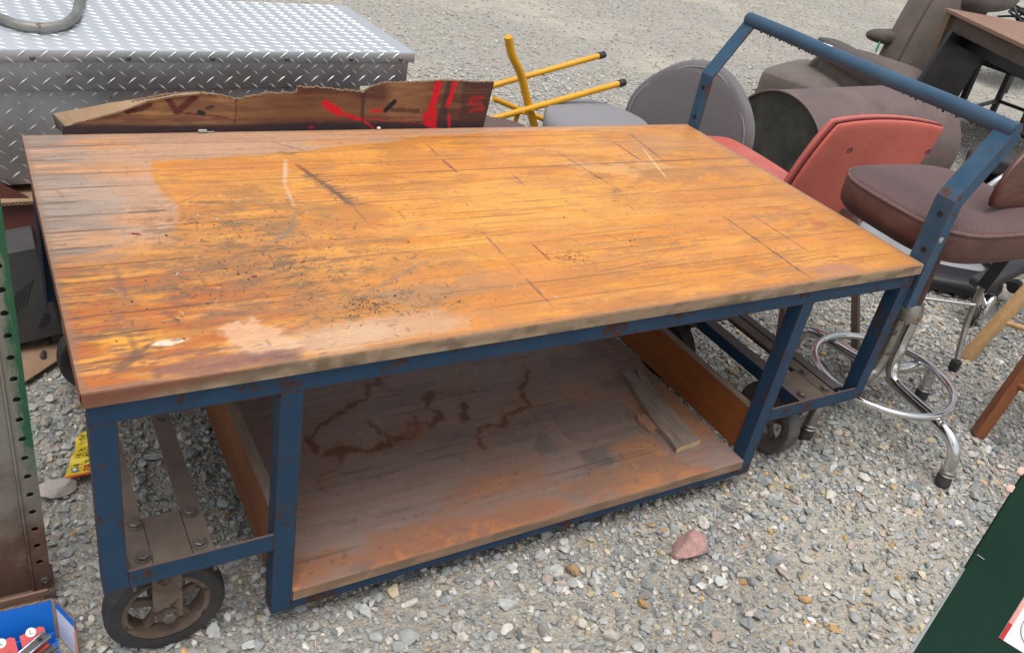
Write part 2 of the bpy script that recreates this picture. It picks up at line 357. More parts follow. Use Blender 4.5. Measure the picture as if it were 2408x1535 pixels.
def puck(name, mat, par, c, U, Vv, hu, hv, rings, ex=3.6, n=72):
    c = np.array(c, float); U = unit(U); Vv = unit(Vv); mb = MB(); k = 0
    for sc2, h in rings:
        for j in range(n):
            t = 2 * math.pi * j / n; ct, st2 = math.cos(t), math.sin(t); mb.V.append(tuple(c + U * hu * sc2 * abs(ct) ** (2 / ex) * (1 if ct > 0 else -1) + Vv * hv * sc2 * abs(st2) ** (2 / ex) * (1 if st2 > 0 else -1) + Z * h))
    for i in range(len(rings) - 1):
        for j in range(n): a = i * n + j; b = i * n + (j + 1) % n; mb.F.append((a, b, b + n, a + n))
    mb.F.append(tuple(reversed(range(n)))); mb.F.append(tuple((len(rings) - 1) * n + j for j in range(n)))
    return mb.out(name, mat, par, smooth='auto')
def lprof(mb, p0, p1, a_, b_, wa, wb, t):
    """angle iron from p0 to p1: corner on the line, flange wa along a_, flange wb along b_, thickness t"""
    p0 = np.array(p0, float); p1 = np.array(p1, float); a_ = np.array(a_, float); b_ = np.array(b_, float)
    pr = [(0, 0), (wa, 0), (wa, t), (t, t), (t, wb), (0, wb)]
    V = [p0 + x * a_ + y * b_ for x, y in pr] + [p1 + x * a_ + y * b_ for x, y in pr]
    F = [(i, (i + 1) % 6, (i + 1) % 6 + 6, i + 6) for i in range(6)] + [(5, 4, 3, 2, 1, 0), (6, 7, 8, 9, 10, 11)]
    if np.dot(np.cross(a_, b_), p1 - p0) < 0: F = [f[::-1] for f in F]
    mb.add(V, F); return mb
# numpy noise
_T = RNG.random((16, 256, 256))
def vn(x, y, s):
    T = _T[s % 16]; xi = np.floor(x).astype(int); yi = np.floor(y).astype(int); fx = x - xi; fy = y - yi
    fx = fx * fx * (3 - 2 * fx); fy = fy * fy * (3 - 2 * fy); g = lambda i, j: T[(xi + i) % 256, (yi + j) % 256]
    return (g(0, 0) * (1 - fx) + g(1, 0) * fx) * (1 - fy) + (g(0, 1) * (1 - fx) + g(1, 1) * fx) * fy
def fbm(x, y, s=0, o=5, r=.55):
    v = 0; a = 1; t = 0
    for i in range(o): v = v + a * vn(x * 2 ** i + 17 * i, y * 2 ** i + 31 * i, s + i); t += a; a *= r
    return v / t
def sm(x, a, b): t = np.clip((x - a) / (b - a), 0, 1); return t * t * (3 - 2 * t)
def mixn(c, col, m): m = np.clip(m, 0, 1)[..., None]; return c * (1 - m) + np.array(col) * m
def segd(x, y, a, b):
    ax, ay = a; bx, by = b; dx, dy = bx - ax, by - ay; t = np.clip(((x - ax) * dx + (y - ay) * dy) / (dx * dx + dy * dy + 1e-12), 0, 1)
    return np.hypot(x - ax - t * dx, y - ay - t * dy), t

# ------------------------------------------------------------ ground sheet (structure)
mk('ground', [(-60, -60, 0), (60, -60, 0), (60, 60, 0), (-60, 60, 0)], [(0, 1, 2, 3)], 'ground', kind='structure',
   label='pale gravel yard with sandy patches')

# ------------------------------------------------------------ loose gravel (stuff)
def rock_templates(kind, n):
    out = []
    for i in range(n):
        bm = bmesh.new()
        if kind == 2: bmesh.ops.create_icosphere(bm, subdivisions=2, radius=1)
        else: bmesh.ops.create_icosphere(bm, subdivisions=1, radius=1)
        V = np.array([v.co[:] for v in bm.verts]); F = np.array([[v.index for v in f.verts] for f in bm.faces]); bm.free()
        # chop with random planes -> faceted crushed stone
        for _ in range(9 if kind == 2 else 5):
            nrm = unit(RNG.normal(size=3)); h = RNG.uniform(.35, .75); d = V @ nrm; V = V - np.maximum(d - h, 0)[:, None] * nrm
        V *= RNG.uniform(.62, 1.35, (1, 3))
        V += RNG.normal(0, .035, V.shape); out.append((V, F))
    return out
PAL = np.array([(.19, .21, .22), (.25, .27, .285), (.30, .32, .33), (.36, .38, .385), (.29, .29, .28), (.40, .38, .34), (.23, .225, .22), (.47, .465, .45), (.42, .36, .26), (.42, .27, .13), (.37, .31, .285), (.58, .56, .53), (.27, .30, .295)])
PW = np.array([6, 12, 16, 15, 9, 9, 5, 8, 4, 1.3, 3, 2.2, 6.]); PW /= PW.sum()
def scatter(n, pts, sizes, tem, flatten=.7, sink=.25, lift=0.):
    Vs, Fs, Cs = [], [], []; k = 0; ti = RNG.integers(0, len(tem), n)
    for t, (TV, TF) in enumerate(tem):
        ids = np.where(ti == t)[0]
        if not len(ids): continue
        m = len(ids); q = RNG.normal(size=(m, 4)); q /= np.linalg.norm(q, axis=1)[:, None]; a, b, c, d = q.T
        Rm = np.stack([np.stack([1 - 2 * (c * c + d * d), 2 * (b * c - d * a), 2 * (b * d + c * a)], -1),
                       np.stack([2 * (b * c + d * a), 1 - 2 * (b * b + d * d), 2 * (c * d - b * a)], -1),
                       np.stack([2 * (b * d - c * a), 2 * (c * d + b * a), 1 - 2 * (b * b + c * c)], -1)], 1)
        V = np.einsum('mij,vj->mvi', Rm, TV) * sizes[ids][:, None, None]; V[:, :, 2] *= flatten
        V[:, :, :2] += pts[ids][:, None, :2]; V[:, :, 2] += (pts[ids][:, 2] + sizes[ids] * flatten * (.75 - sink))[:, None]
        Vs.append(V.reshape(-1, 3)); Fs.append((TF[None] + (np.arange(m) * len(TV))[:, None, None] + k).reshape(-1, 3)); k += m * len(TV)
        col = PAL[RNG.choice(len(PAL), m, p=PW)] * RNG.uniform(.85, 1.35, (m, 1)) * np.array([1.05, 1.01, .95])
        if lift: col = col * (1 - lift) + np.array((.50, .475, .42)) * lift
        Cs.append(np.repeat(col, len(TV), 0))
    return np.concatenate(Vs), np.concatenate(Fs), np.concatenate(Cs)
def visible(p, mrg):
    """world xy points inside the part of the yard seen around the photograph's view (with a wide margin)"""
    x, y = p[:, 0], p[:, 1]
    return (y > -1.05 + 0 * x - mrg) & (x > -.45 - mrg) & (y > -.55 * 1.0 - .12 * x - mrg * .5 - .35)
def sandiness(x, y): return fbm(x * .9 + 5, y * 1.6 + 3, 3, 4)
TB = rock_templates(2, 14); TM = rock_templates(1, 20)
allV, allF, allC = [], [], []; off = 0
def addrocks(n, xr, yr, smin, smax, tem, pw=1., cond=None, **k):
    global off
    p = np.stack([RNG.uniform(*xr, n), RNG.uniform(*yr, n), np.zeros(n)], 1)
    s = sandiness(p[:, 0], p[:, 1]); keep = RNG.random(n) < np.clip(1.5 - 1.3 * sm(s, .46, .66), .55, 1)
    if cond is not None: keep &= cond(p)
    p = p[keep]; n = len(p); sz = smin + (smax - smin) * RNG.random(n) ** pw
    V, F, C = scatter(n, p, sz, tem, **k); allV.append(V); allF.append(F + off); allC.append(C); off += len(V)
nearc = lambda p: np.hypot(p[:, 0] + .07, p[:, 1] + 1.07) < 3.5
vis = lambda p: (p[:, 1] > -.41 * p[:, 0] - .26) & (p[:, 1] > .63 * p[:, 0] - 2.15) & ~((p[:, 0] < -.045) & (p[:, 1] < .155) & (p[:, 1] > -.18))
addrocks(10200, (-.4, 3.4), (-1.0, 1.3), .0085, .0195, TB, 2.2, sink=.2, cond=vis)
addrocks(42500, (-.4, 3.4), (-1.0, 1.3), .0048, .0105, TM, 1.6, cond=vis)
addrocks(46000, (-.4, 2.9), (-1.0, .9), .0022, .0048, TM, 1.2, cond=vis)
addrocks(21000, (1.0, 6.2), (.6, 3.4), .006, .012, TM, 1.6, lift=.3, cond=lambda p: ~((p[:, 0] < 3.4) & (p[:, 1] < 1.3)))
addrocks(24000, (.6, 13), (1.8, 8.4), .007, .014, TM, 1.6, lift=.5)
V = np.concatenate(allV); F = np.concatenate(allF); Cc = np.concatenate(allC)
me = bpy.data.meshes.new('gravel'); me.vertices.add(len(V)); me.vertices.foreach_set('co', V.ravel().astype(np.float32))
me.loops.add(F.size); me.loops.foreach_set('vertex_index', F.ravel().astype(np.int32)); me.polygons.add(len(F))
me.polygons.foreach_set('loop_start', np.arange(0, F.size, 3, dtype=np.int32))
me.update(calc_edges=True)
try: me.polygons.foreach_set('use_smooth', np.zeros(len(F), bool))
except Exception: pass
ca = me.color_attributes.new('Col', 'FLOAT_COLOR', 'POINT'); c4 = np.ones((len(V), 4), np.float32); c4[:, :3] = Cc; ca.data.foreach_set('color', c4.ravel())
me.materials.append(M['stones']); me.update()
o = bpy.data.objects.new('gravel', me); COL.objects.link(o); o['kind'] = 'stuff'; o['label'] = 'loose crushed grey gravel stones covering the yard'; o['category'] = 'gravel'
print('gravel tris', len(F))

# ------------------------------------------------------------ the platform cart
TOP = .625
SEAMS = [0, .066, .132, .188, .244, .295, .346, .41, .472, .532, .592, .655, .72, .79, .86, .924]
SCR = [  # a, b, width, darkness colour, strength  (knife cuts and scrapes across the top)
    ((1.455, .321), (1.444, .012), .0026, (.06, .035, .04), .75), ((1.544, .312), (1.548, .125), .003, (.14, .06, .09), .6),
    ((.793, .325), (.791, .251), .003, (.13, .07, .09), .7), ((.791, .251), (.789, .16), .0016, (.12, .07, .06), .4), ((.788, .148), (.786, .046), .0024, (.12, .05, .06), .7),
    ((.877, .274), (.877, .205), .003, (.30, .04, .03), .7), ((.88, .816), (.878, .751), .0035, (.30, .08, .06), .6),
    ((.877, .717), (.881, .647), .0045, (.16, .05, .07), .75), ((1.452, .795), (1.453, .667), .0045, (.10, .07, .10), .75),
    ((1.551, .86), (1.527, .661), .0035, (.12, .05, .06), .7), ((1.517, .744), (1.453, .553), .003, (.75, .50, .24), .7),
    ((1.226, .747), (1.26, .484), .0025, (.08, .05, .04), .6), ((1.019, .625), (1.016, .546), .0022, (.09, .05, .04), .6),
    ((.519, .719), (.544, .62), .007, (.14, .045, .03), .75), ((.544, .62), (.569, .51), .0075, (.12, .06, .045), .8), ((.569, .51), (.571, .433), .003, (.16, .09, .06), .5),
    ((.502, .751), (.462, .623), .005, (.70, .52, .38), .45), ((.462, .623), (.451, .52), .003, (.68, .5, .38), .4), ((.451, .52), (.429, .442), .003, (.25, .18, .13), .5), ((.429, .442), (.372, .377), .007, (.20, .15, .12), .6),
    ((.049, .04), (.095, .087), .008, (.14, .08, .05), .7), ((.095, .087), (.11, .10), .004, (.14, .08, .05), .7), ((.078, .136), (.086, .052), .006, (.18, .09, .05), .6),
    ((.065, .05), (.10, .075), .004, (.13, .08, .06), .6), ((.259, .562), (.316, .558), .006, (.12, .09, .06), .6), ((.146, .533), (.203, .536), .004, (.12, .08, .07), .6), ((.15, .55), (.21, .548), .003, (.12, .08, .07), .4),
    ((.203, .536), (.30, .61), .0025, (.22, .13, .08), .5), ((.30, .47), (.43, .44), .004, (.22, .16, .10), .45), ((.25, .44), (.36, .47), .003, (.2, .14, .08), .4),
    ((.36, .21), (.47, .22), .004, (.26, .12, .06), .35), ((.45, .15), (.62, .25), .007, (.22, .15, .10), .35), ((.95, .14), (1.12, .16), .0022, (.28, .10, .05), .7), ((1.12, .16), (1.25, .24), .0016, (.25, .1, .05), .5),
    ((.50, .86), (.56, .80), .005, (.12, .1, .08), .4), ((.80, .90), (.86, .845), .002, (.13, .08, .06), .4), ((.70, .30), (.76, .22), .0022, (.15, .1, .08), .4), ((1.07, .29), (1.10, .24), .002, (.1, .06, .04), .6),
    ((.14, .18), (.155, .14), .005, (.15, .08, .06), .45), ((.09, .33), (.095, .22), .006, (.17, .10, .08), .45), ((.17, .25), (.19, .21), .005, (.13, .08, .05), .5)]
for i_ in range(16):
    t_ = i_ / 15; cx_, cy_ = .530 + .045 * t_, .665 - .15 * t_; SCR.append(((cx_ - .018 + .006 * math.sin(i_ * 5), cy_), (cx_ + .020 + .008 * math.cos(i_ * 3), cy_ + .006 * math.sin(i_ * 2)), .0032, (.12, .08, .06), .75))
_r = np.random.default_rng(11); NICKS = []
for i_ in range(620):
    if i_ < 330: qx, qy = _r.uniform(.02, 1.8), _r.uniform(.02, .9)
    else: qx, qy = _r.normal(.36, .16), _r.normal(.30, .17)
    kind_ = _r.random(); qa = _r.normal(0, .12) if kind_ < .55 else (_r.normal(1.55, .25) if kind_ < .85 else _r.uniform(0, 3.1))
    qc = [(.12, .07, .045), (.20, .09, .05), (.10, .085, .075), (.30, .11, .05), (.70, .42, .18)][int(_r.choice(5, p=[.32, .28, .2, .14, .06]))]
    NICKS.append((qx, qy, qa, _r.uniform(.003, .016) * (2.2 if _r.random() < .10 else 1), _r.uniform(.0015, .0028), qc, _r.uniform(.2, .7)))
def blob(x, y, cx, cy, rx, ry, soft=.35, wob=.35, s=2, f=14):
    d = np.hypot((x - cx) / rx, (y - cy) / ry) + wob * (fbm(x * f, y * f * 1.6, s) - .5) * 3 + wob * .5 * (fbm(x * f * 3, y * f * 7, s + 2) - .5) * 2
    return 1 - sm(d, 1 - soft, 1 + soft * .3)
def paint_top(x, y):
    g1 = fbm(x * 3.2, y * 150, 0, 4, .6); g2 = fbm(x * 6 + 3, y * 36, 1, 5, .6); bl = fbm(x * 3.4, y * 7, 4, 5, .55); fn = fbm(x * 40, y * 160, 6, 3)
    wx = x + .03 * (fbm(x * 9, y * 9, 8) - .5); wy = y + .03 * (fbm(x * 9 + 50, y * 9, 9) - .5)
    pl = np.searchsorted(SEAMS, y) ; pv = np.array([.5, .62, .35, .7, .4, .58, .45, .66, .5, .38, .6, .52, .44, .6, .5, .5, .5])[np.clip(pl, 0, 16)]
    c = np.ones(x.shape + (3,)) * np.array((.60, .235, .038))
    c = mixn(c, (.68, .31, .062), sm(g2, .40, .62) * .75); c = mixn(c, (.42, .135, .028), sm(g1, .54, .70) * .38)
    m1 = fbm(x * 9 + 7, y * 26, 9, 5, .6); c = mixn(c, (.40, .155, .045), sm(m1, .50, .64) * .55); c = mixn(c, (.30, .15, .07), sm(fbm(x * 12, y * 60, 3, 5, .65), .57, .68) * .5)
    c = mixn(c, (.56, .20, .045), sm(bl, .50, .68) * .55); c = mixn(c, (.60, .25, .075), sm(pv + (g2 - .5) * .3, .5, .75) * .35)
    # central yellow worn glow of bare varnish
    c = mixn(c, (.78, .38, .075), blob(x, y, .95, .40, .55, .24, .8, .3, 3, 5) * .40 * sm(g2 + .2 * g1, .35, .62))
    # worn, bleached zone on the left and along the back edge
    edge_line = .222 + .012 * np.sin(wy * 26) - .9 * np.clip(y - .64, 0, 1) * 0
    bleachL = (1 - sm(wx, edge_line - .012, edge_line + .006)) * sm(wy, .36, .46)
    backline = np.interp(x, [.2, .37, .53, .9, 1.2, 1.83], [.752, .778, .793, .86, .885, .90]) + .012 * (fbm(x * 22, y * 22, 11) - .5)
    bleachB = sm(wy, backline - .004, backline + .012)
    bleach = np.maximum(bleachL, bleachB * (1 - .55 * sm(x, 1.0, 1.7)))
    tone = np.ones(c.shape) * np.array((.47, .285, .185)); tone = mixn(tone, (.56, .26, .105), sm(fbm(x * 6, y * 22, 12), .54, .64) * .75)
    tone = mixn(tone, (.32, .20, .145), sm(g1, .5, .65) * .5)
    c = c * (1 - bleach[..., None] * .93) + tone * bleach[..., None] * .93
    c = mixn(c, (.42, .19, .05), (np.exp(-((wy - backline) / .007) ** 2) * .55 + np.exp(-((wx - edge_line - .004) / .006) ** 2) * sm(wy, .4, .5) * .5 * (wy < backline)) * (x < .95) * sm(g2, .3, .55))
    # ash-grey streaks in the back left corner
    gr = (1 - sm(wx, .06, .17)) * sm(y, .33, .40) * sm(fbm(x * 5, y * 42, 13), .36, .58)
    c = mixn(c, (.26, .205, .175), gr * .85); c = mixn(c, (.34, .27, .22), blob(x, y, .05, .60, .10, .09, .6, .4, 4, 9) * .55)
    # red-brown aged varnish at the near left
    old = (1 - sm(wx, .22, .46)) * (1 - sm(wy, .30, .38))
    c = mixn(c, (.40, .11, .025), old * sm(fbm(x * 8, y * 45, 14), .36, .58) * .85)
    c = mixn(c, (.74, .33, .035), old * blob(x, y, .08, .115, .055, .035, .5, .4, 5, 20) * .9)
    c = mixn(c, (.25, .12, .075), old * sm(fbm(x * 14, y * 70, 15), .56, .68) * .85)
    c = mixn(c, (.22, .10, .06), old * sm(fbm(x * 30 + 9, y * 160, 10), .58, .68) * .8)
    # grime field
    gm = fbm(x * 24, y * 60, 7, 5, .65)
    grime = np.clip(blob(x, y, .30, .44, .22, .16, .9, .3) * .8 + blob(x, y, .36, .25, .30, .13, .9, .3, 6) * .9 + blob(x, y, .46, .12, .16, .07, .9, .3, 7) * 1.2 + .13, 0, 1.3)
    c = mixn(c, (.17, .10, .05), sm(gm, .53, .66) * grime * .8)
    c = mixn(c, (.30, .17, .07), sm(bl, .45, .6) * grime * .35)
    sm1 = fbm(x * 11 + 4, y * 20, 8, 6, .68)
    c = mixn(c, (.31, .155, .055), blob(x, y, .36, .50, .16, .17, .9, .4, 3, 10) * sm(sm1, .42, .62) * .75)
    c = mixn(c, (.26, .13, .06), blob(x, y, .17, .27, .16, .16, .9, .4, 3, 10) * sm(sm1, .42, .60) * .8)
    c = mixn(c, (.33, .19, .10), blob(x, y, .60, .13, .22, .09, .9, .4, 5, 10) * sm(sm1, .40, .60) * .7)
    c = mixn(c, (.40, .17, .05), blob(x, y, 1.05, .12, .35, .09, .9, .4, 5, 9) * sm(fbm(x * 8, y * 30, 6), .45, .62) * .55)
    c = mixn(c, (.16, .10, .06), sm(fbm(x * 130, y * 170, 12, 3, .6), .66, .74) * np.clip(grime + .05, 0, .75))
    # bleached spill near the front
    c = mixn(c, (.66, .40, .25), blob(x, y, .262, .080, .052, .060, .25, .6, 6, 18) * .7)
    c = mixn(c, (.50, .34, .22), blob(x, y, .46, .045, .20, .045, .7, .35, 7, 16) * .65); c = mixn(c, (.60, .40, .26), blob(x, y, .37, .04, .12, .05, .6, .3, 8, 16) * .5)
    c = mixn(c, (.20, .10, .085), blob(x, y, .20, .022, .11, .022, .3, .35, 9, 20) * .75); c = mixn(c, (.17, .09, .075), blob(x, y, .27, .015, .045, .02, .3, .3, 9, 24) * .5)
    c = mixn(c, (.70, .58, .44), blob(x, y, .13, .093, .034, .008, .4, .5, 10, 40) * .9)
    c = mixn(c, (.13, .09, .07), blob(x, y, .14, .096, .012, .003, .5, .3) * .8)
    # water marked area at the back right, stains on the right
    c = mixn(c, (.36, .17, .065), blob(x, y, 1.48, .58, .12, .07, .4, .8, 11, 13) * .65); c = mixn(c, (.66, .38, .17), blob(x, y, 1.36, .63, .13, .06, .6, .9, 12, 14) * .45)
    c = mixn(c, (.42, .22, .10), blob(x, y, 1.62, .80, .20, .10, .5, .7, 12, 9) * .55)
    c = mixn(c, (.45, .20, .07), sm(x + .05 * (bl - .5), 1.55, 1.85) * .35); c = mixn(c, (.38, .20, .11), sm(x + .03 * (bl - .5), 1.78, 1.83) * .5)
    c = mixn(c, (.38, .085, .035), blob(x, y, 1.66, .33, .055, .03, .8, .6, 13, 30) * .55); c = mixn(c, (.35, .08, .035), blob(x, y, 1.715, .24, .03, .05, .8, .6, 14, 30) * .5)
    c = mixn(c, (.30, .14, .12), blob(x, y, 1.55, .03, .10, .035, .6, .4, 15, 20) * .55)
    for bx, by, br, st in ((.513, .792, .022, .6), (.388, .32, .012, .7), (1.239, .576, .014, .7), (1.252, .493, .014, .8), (.457, .129, .035, .9), (.31, .46, .035, .6), (1.166, .176, .008, .8), (1.235, .16, .006, .6), (.12, .245, .016, .8), (.16, .265, .012, .5), (.66, .84, .014, .5), (1.30, .51, .01, .5), (1.60, .09, .02, .4), (1.10, .33, .012, .4)):
        c = mixn(c, (.09, .065, .045), blob(x, y, bx, by, br, br * .7, .8, .7, 5, 60) * st * sm(fn, .35, .55))
    c = mixn(c, (.30, .10, .03), blob(x, y, .932, .213, .05, .035, .9, .3, 7, 20) * sm(fbm(x * 120, y * 120, 2, 2), .5, .62) * .9)
    c = mixn(c, (.42, .19, .06), blob(x, y, 1.14, .24, .05, .03, .9, .4, 8, 20) * .5)
    for a, b, wd, col, st in SCR:
        d, t = segd(x, y, a, b); n_ = fbm(x * 90, y * 90, 3, 2); k = 1 - sm(d, wd * .45, wd * (.9 + .7 * n_))
        c = mixn(c, col, k * min(1, st * 1.25) * (.55 + .7 * n_) * (.45 + .55 * np.sin(np.pi * np.clip(t, .03, .97)) ** .4))
    for (qx, qy, qa, ql, qw, qc, qk) in NICKS:
        mk_ = (np.abs(x - qx) < ql) & (np.abs(y - qy) < ql)
        if mk_.any():
            d, t = segd(x[mk_], y[mk_], (qx - ql / 2 * math.cos(qa), qy - ql / 2 * math.sin(qa)), (qx + ql / 2 * math.cos(qa), qy + ql / 2 * math.sin(qa)))
            c[mk_] = mixn(c[mk_], qc, (1 - sm(d, qw * .4, qw)) * qk)
    # long thin grain lines and joints
    for i, ys in enumerate(SEAMS[1:-1]):
        yy = ys + .002 * np.sin(x * 3 + i); d = np.abs(y - yy); st = .02 + .6 * (1 - sm(x, .05 + .05 * (i % 3), .12 + .07 * (i % 3))) + (.75 if i == 10 else 0) * sm(x, .55, .8) + .38 * sm(fbm(x * 4, x * 0 + i * 3.3, i), .5, .62)
        c = mixn(c, (.10, .055, .035), (1 - sm(d, .0006, .0034)) * np.clip(st, 0, .95))
    for i in range(46):
        y0 = (i * .618) % 1 * .92; x0 = ((i * .377) % 1) * 1.5; L_ = .12 + .3 * ((i * .71) % 1); d = np.abs(y - y0 - .004 * np.sin(x * 5 + i))
        c = mixn(c, (.26, .10, .045), (1 - sm(d, .0004, .0026)) * sm(x, x0, x0 + .03) * (1 - sm(x, x0 + L_ - .05, x0 + L_)) * .55)
    for i in range(40):   # end checks on the left
        y0 = .05 + (i * .618) % 1 * .87; L_ = .03 + .07 * ((i * .71) % 1); d = np.abs(y - y0 - .002 * np.sin(x * 20 + i))
        c = mixn(c, (.10, .07, .055), (1 - sm(d, .0004, .0026)) * (1 - sm(x, L_ * .5, L_)) * .7)
    e = np.minimum.reduce([x - 0, 1.83 - x, y, .924 - y]); c = mixn(c, (.24, .15, .10), (1 - sm(e + .006 * (g2 - .5), .002, .014)) * .55)
    return c
def paint_side(x, y, z):
    n1 = fbm(x * 5 + y * 5, z * 160, 4); n2 = fbm(x * 14 + y * 14, z * 40, 6)
    c = np.ones(x.shape + (3,)) * np.array((.27, .19, .125)); c = mixn(c, (.37, .27, .175), sm(n1, .45, .6) * .6); c = mixn(c, (.09, .065, .045), sm(fbm(x * 9 + 5, z * 60, 8, 4), .55, .66) * .6); c = mixn(c, (.12, .08, .05), sm(n2, .52, .68) * .6)
    c = mixn(c, (.20, .065, .035), (1 - sm(x + .12 * (n2 - .5) - (z - .60) * 6, .02, .16)) * .8)
    return c
def plank_mesh(name, parent, mat, x0, x1, y0, y1, z0, z1, step, ptop, pside, sides, sag=0, rnd=.0012):
    nx = int(round((x1 - x0) / step)) + 1; ny = max(2, int(round((y1 - y0) / step)) + 1)
    xs = np.linspace(x0, x1, nx); ys = np.linspace(y0, y1, ny); X, Y = np.meshgrid(xs, ys, indexing='ij')
    Z = z1 - .0009 * fbm(X * 20, Y * 60, 5) - sag
    C = ptop(X, Y); V = np.stack([X, Y, Z], -1).reshape(-1, 3); C = C.reshape(-1, 3)
    I = np.arange(nx * ny).reshape(nx, ny); F = np.stack([I[:-1, :-1], I[1:, :-1], I[1:, 1:], I[:-1, 1:]], -1).reshape(-1, 4).tolist()
    Vs = [V]; Cs = [C]; k = len(V)
    if 'f' in sides: Vs[0] = V = V.copy(); V[I[:, 0], 1] += 0; V[I[:, 0], 2] -= rnd * .6
    def skirt(idx, nrm):
        nonlocal k
        idx = np.array(idx); P = V[idx]; n = len(idx); lv = [0, .12, .5, .9, 1]; rows = [idx]
        for l in lv[1:]:
            Q = P.copy(); Q[:, 2] = P[:, 2] + (z0 - P[:, 2]) * l; Q[:, :2] += np.array(nrm) * (rnd if l > 0 else 0)
            Vs.append(Q); Cs.append(pside(Q[:, 0], Q[:, 1], Q[:, 2])); rows.append(np.arange(k, k + n)); k += n
        for a, b in zip(rows[:-1], rows[1:]):
            for i in range(n - 1): F.append((int(a[i]), int(a[i + 1]), int(b[i + 1]), int(b[i])))
    skirt(I[:, 0][::-1], (0, -1 if 'f' in sides else 0)); skirt(I[:, -1], (0, 1 if 'b' in sides else 0)); skirt(I[0, :], (-1, 0)); skirt(I[-1, :][::-1], (1, 0))
    Vb = np.array([(x0, y0, z0), (x1, y0, z0), (x1, y1, z0), (x0, y1, z0)]); Vs.append(Vb); Cs.append(pside(Vb[:, 0], Vb[:, 1], Vb[:, 2])); F.append((k + 3, k + 2, k + 1, k)); k += 4
    return mk(name, np.concatenate(Vs), F, mat, parent, colors=np.concatenate(Cs), smooth=False)
cart = thing('platform_cart', 'large blue steel platform cart with worn orange wooden top and lower shelf', 'cart', (0, 0, 0))
for i in range(len(SEAMS) - 1):
    y0, y1 = SEAMS[i], SEAMS[i + 1]; g = .00008
    plank_mesh('plank', cart, 'wood_top', 0, 1.83, y0 + (g if i else 0), y1 - (g if i < len(SEAMS) - 2 else 0), TOP - .027, TOP, .0028, paint_top, paint_side, ('f' if i == 0 else '') + ('b' if i == len(SEAMS) - 2 else ''))
ST = [(.461, .391), (.525, .45), (.587, .48), (.64, .50), (.66, .545), (.697, .553), (.729, .591)]
ST2 = [(.461, .391), (.475, .34), (.525, .347), (.591, .311), (.662, .334), (.69, .36), (.705, .385), (.757, .352), (.79, .40), (.771, .433), (.81, .47), (.854, .462), (.87, .40), (.84, .36)]
ST3 = [(.829, .249), (.86, .31), (.915, .303), (.95, .35), (1.025, .36), (1.03, .42), (1.075, .454), (1.10, .52)]
ST4 = [(.45, .26), (.50, .30), (.525, .347)]; ST5 = [(.62, .40), (.65, .345), (.70, .335), (.74, .42)]
def paint_shelf(x, y):
    g1 = fbm(x * 4, y * 120, 0, 4); g2 = fbm(x * 5, y * 22, 2, 5); b = fbm(x * 5, y * 8, 5, 5); f_ = fbm(x * 70, y * 70, 9, 3)
    wx = x + .045 * (fbm(x * 26, y * 26, 8, 5, .7) - .5); wy = y + .045 * (fbm(x * 26 + 50, y * 26, 9, 5, .7) - .5)
    c = np.ones(x.shape + (3,)) * np.array((.25, .172, .142)); c = mixn(c, (.19, .13, .108), sm(g1, .46, .62) * .5)
    fr = np.clip(1.05 - y / .36, 0, 1); c = mixn(c, (.29, .115, .055), fr * sm(b + .25 * (g2 - .5), .38, .60) * .75); c = mixn(c, (.46, .18, .06), fr * sm(b, .54, .68) * sm(f_, .4, .55) * .6)
    c = mixn(c, (.42, .19, .08), sm(x, .85, 1.15) * sm(b, .42, .6) * (1 - sm(y, .3, .5)) * .5)
    c = mixn(c, (.13, .10, .09), sm(fbm(x * 9, y * 16, 11), .58, .68) * .35)
    c = mixn(c, (.10, .09, .085), blob(x, y, 1.08, .13, .05, .03, .5, .5, 4, 30) * .6); c = mixn(c, (.11, .10, .095), blob(x, y, .98, .22, .03, .05, .5, .5, 4, 30) * .5)
    for L_, w_, st in ((ST, .010, .75), (ST2, .012, .8), (ST3, .009, .7), (ST4, .008, .6), (ST5, .014, .7)):
        dm = np.full(x.shape, 9.)
        for a, b_ in zip(L_[:-1], L_[1:]): dm = np.minimum(dm, segd(wx, wy, a, b_)[0])
        nn = fbm(x * 19, y * 19, 6, 5, .7); ww = w_ * (.12 + 5.5 * np.clip(nn - .28, 0, .5) ** 1.3); c = mixn(c, (.085, .032, .020), (1 - sm(dm, ww * .3, ww)) * min(1, st * 1.2) * sm(nn, .22, .40))
        c = mixn(c, (.26, .10, .045), (1 - sm(dm, .01, .035)) * .25)
    c = mixn(c, (.30, .11, .05), blob(x, y, .70, .35, .035, .03, .5, .4, 3, 30) * .5)
    rr = np.random.default_rng(5)
    for i in range(44):
        x0, y0 = rr.uniform(.6, 1.4), rr.uniform(.05, .62); L_ = rr.uniform(.03, .14); an = 1.62 + rr.normal() * .10
        d, t = segd(x, y, (x0, y0), (x0 + L_ * math.cos(an), y0 + L_ * math.sin(an))); c = mixn(c, (.45, .25, .13), (1 - sm(d, .0004, .0028)) * .45 * sm(f_, .35, .55))
    for i in range(26):
        y0 = rr.uniform(.02, .9); x0 = rr.uniform(.3, 1.1); L_ = rr.uniform(.1, .4); d = np.abs(y - y0 - .004 * np.sin(x * 5 + i))
        c = mixn(c, (.09, .055, .045), (1 - sm(d, .0005, .003)) * sm(x, x0, x0 + .03) * (1 - sm(x, x0 + L_ - .05, x0 + L_)) * .5)
    c = mixn(c, (.08, .07, .065), (f_ > .78) * .5)
    return c
def paint_shelf_side(x, y, z):
    n1 = fbm(x * 5 + y * 5, z * 160, 4); n2 = fbm(x * 14 + y * 14, z * 40, 6)
    c = np.ones(x.shape + (3,)) * np.array((.25, .16, .105)); c = mixn(c, (.36, .23, .14), sm(n1, .45, .6) * .6); return mixn(c, (.13, .085, .06), sm(n2, .5, .66) * .5)
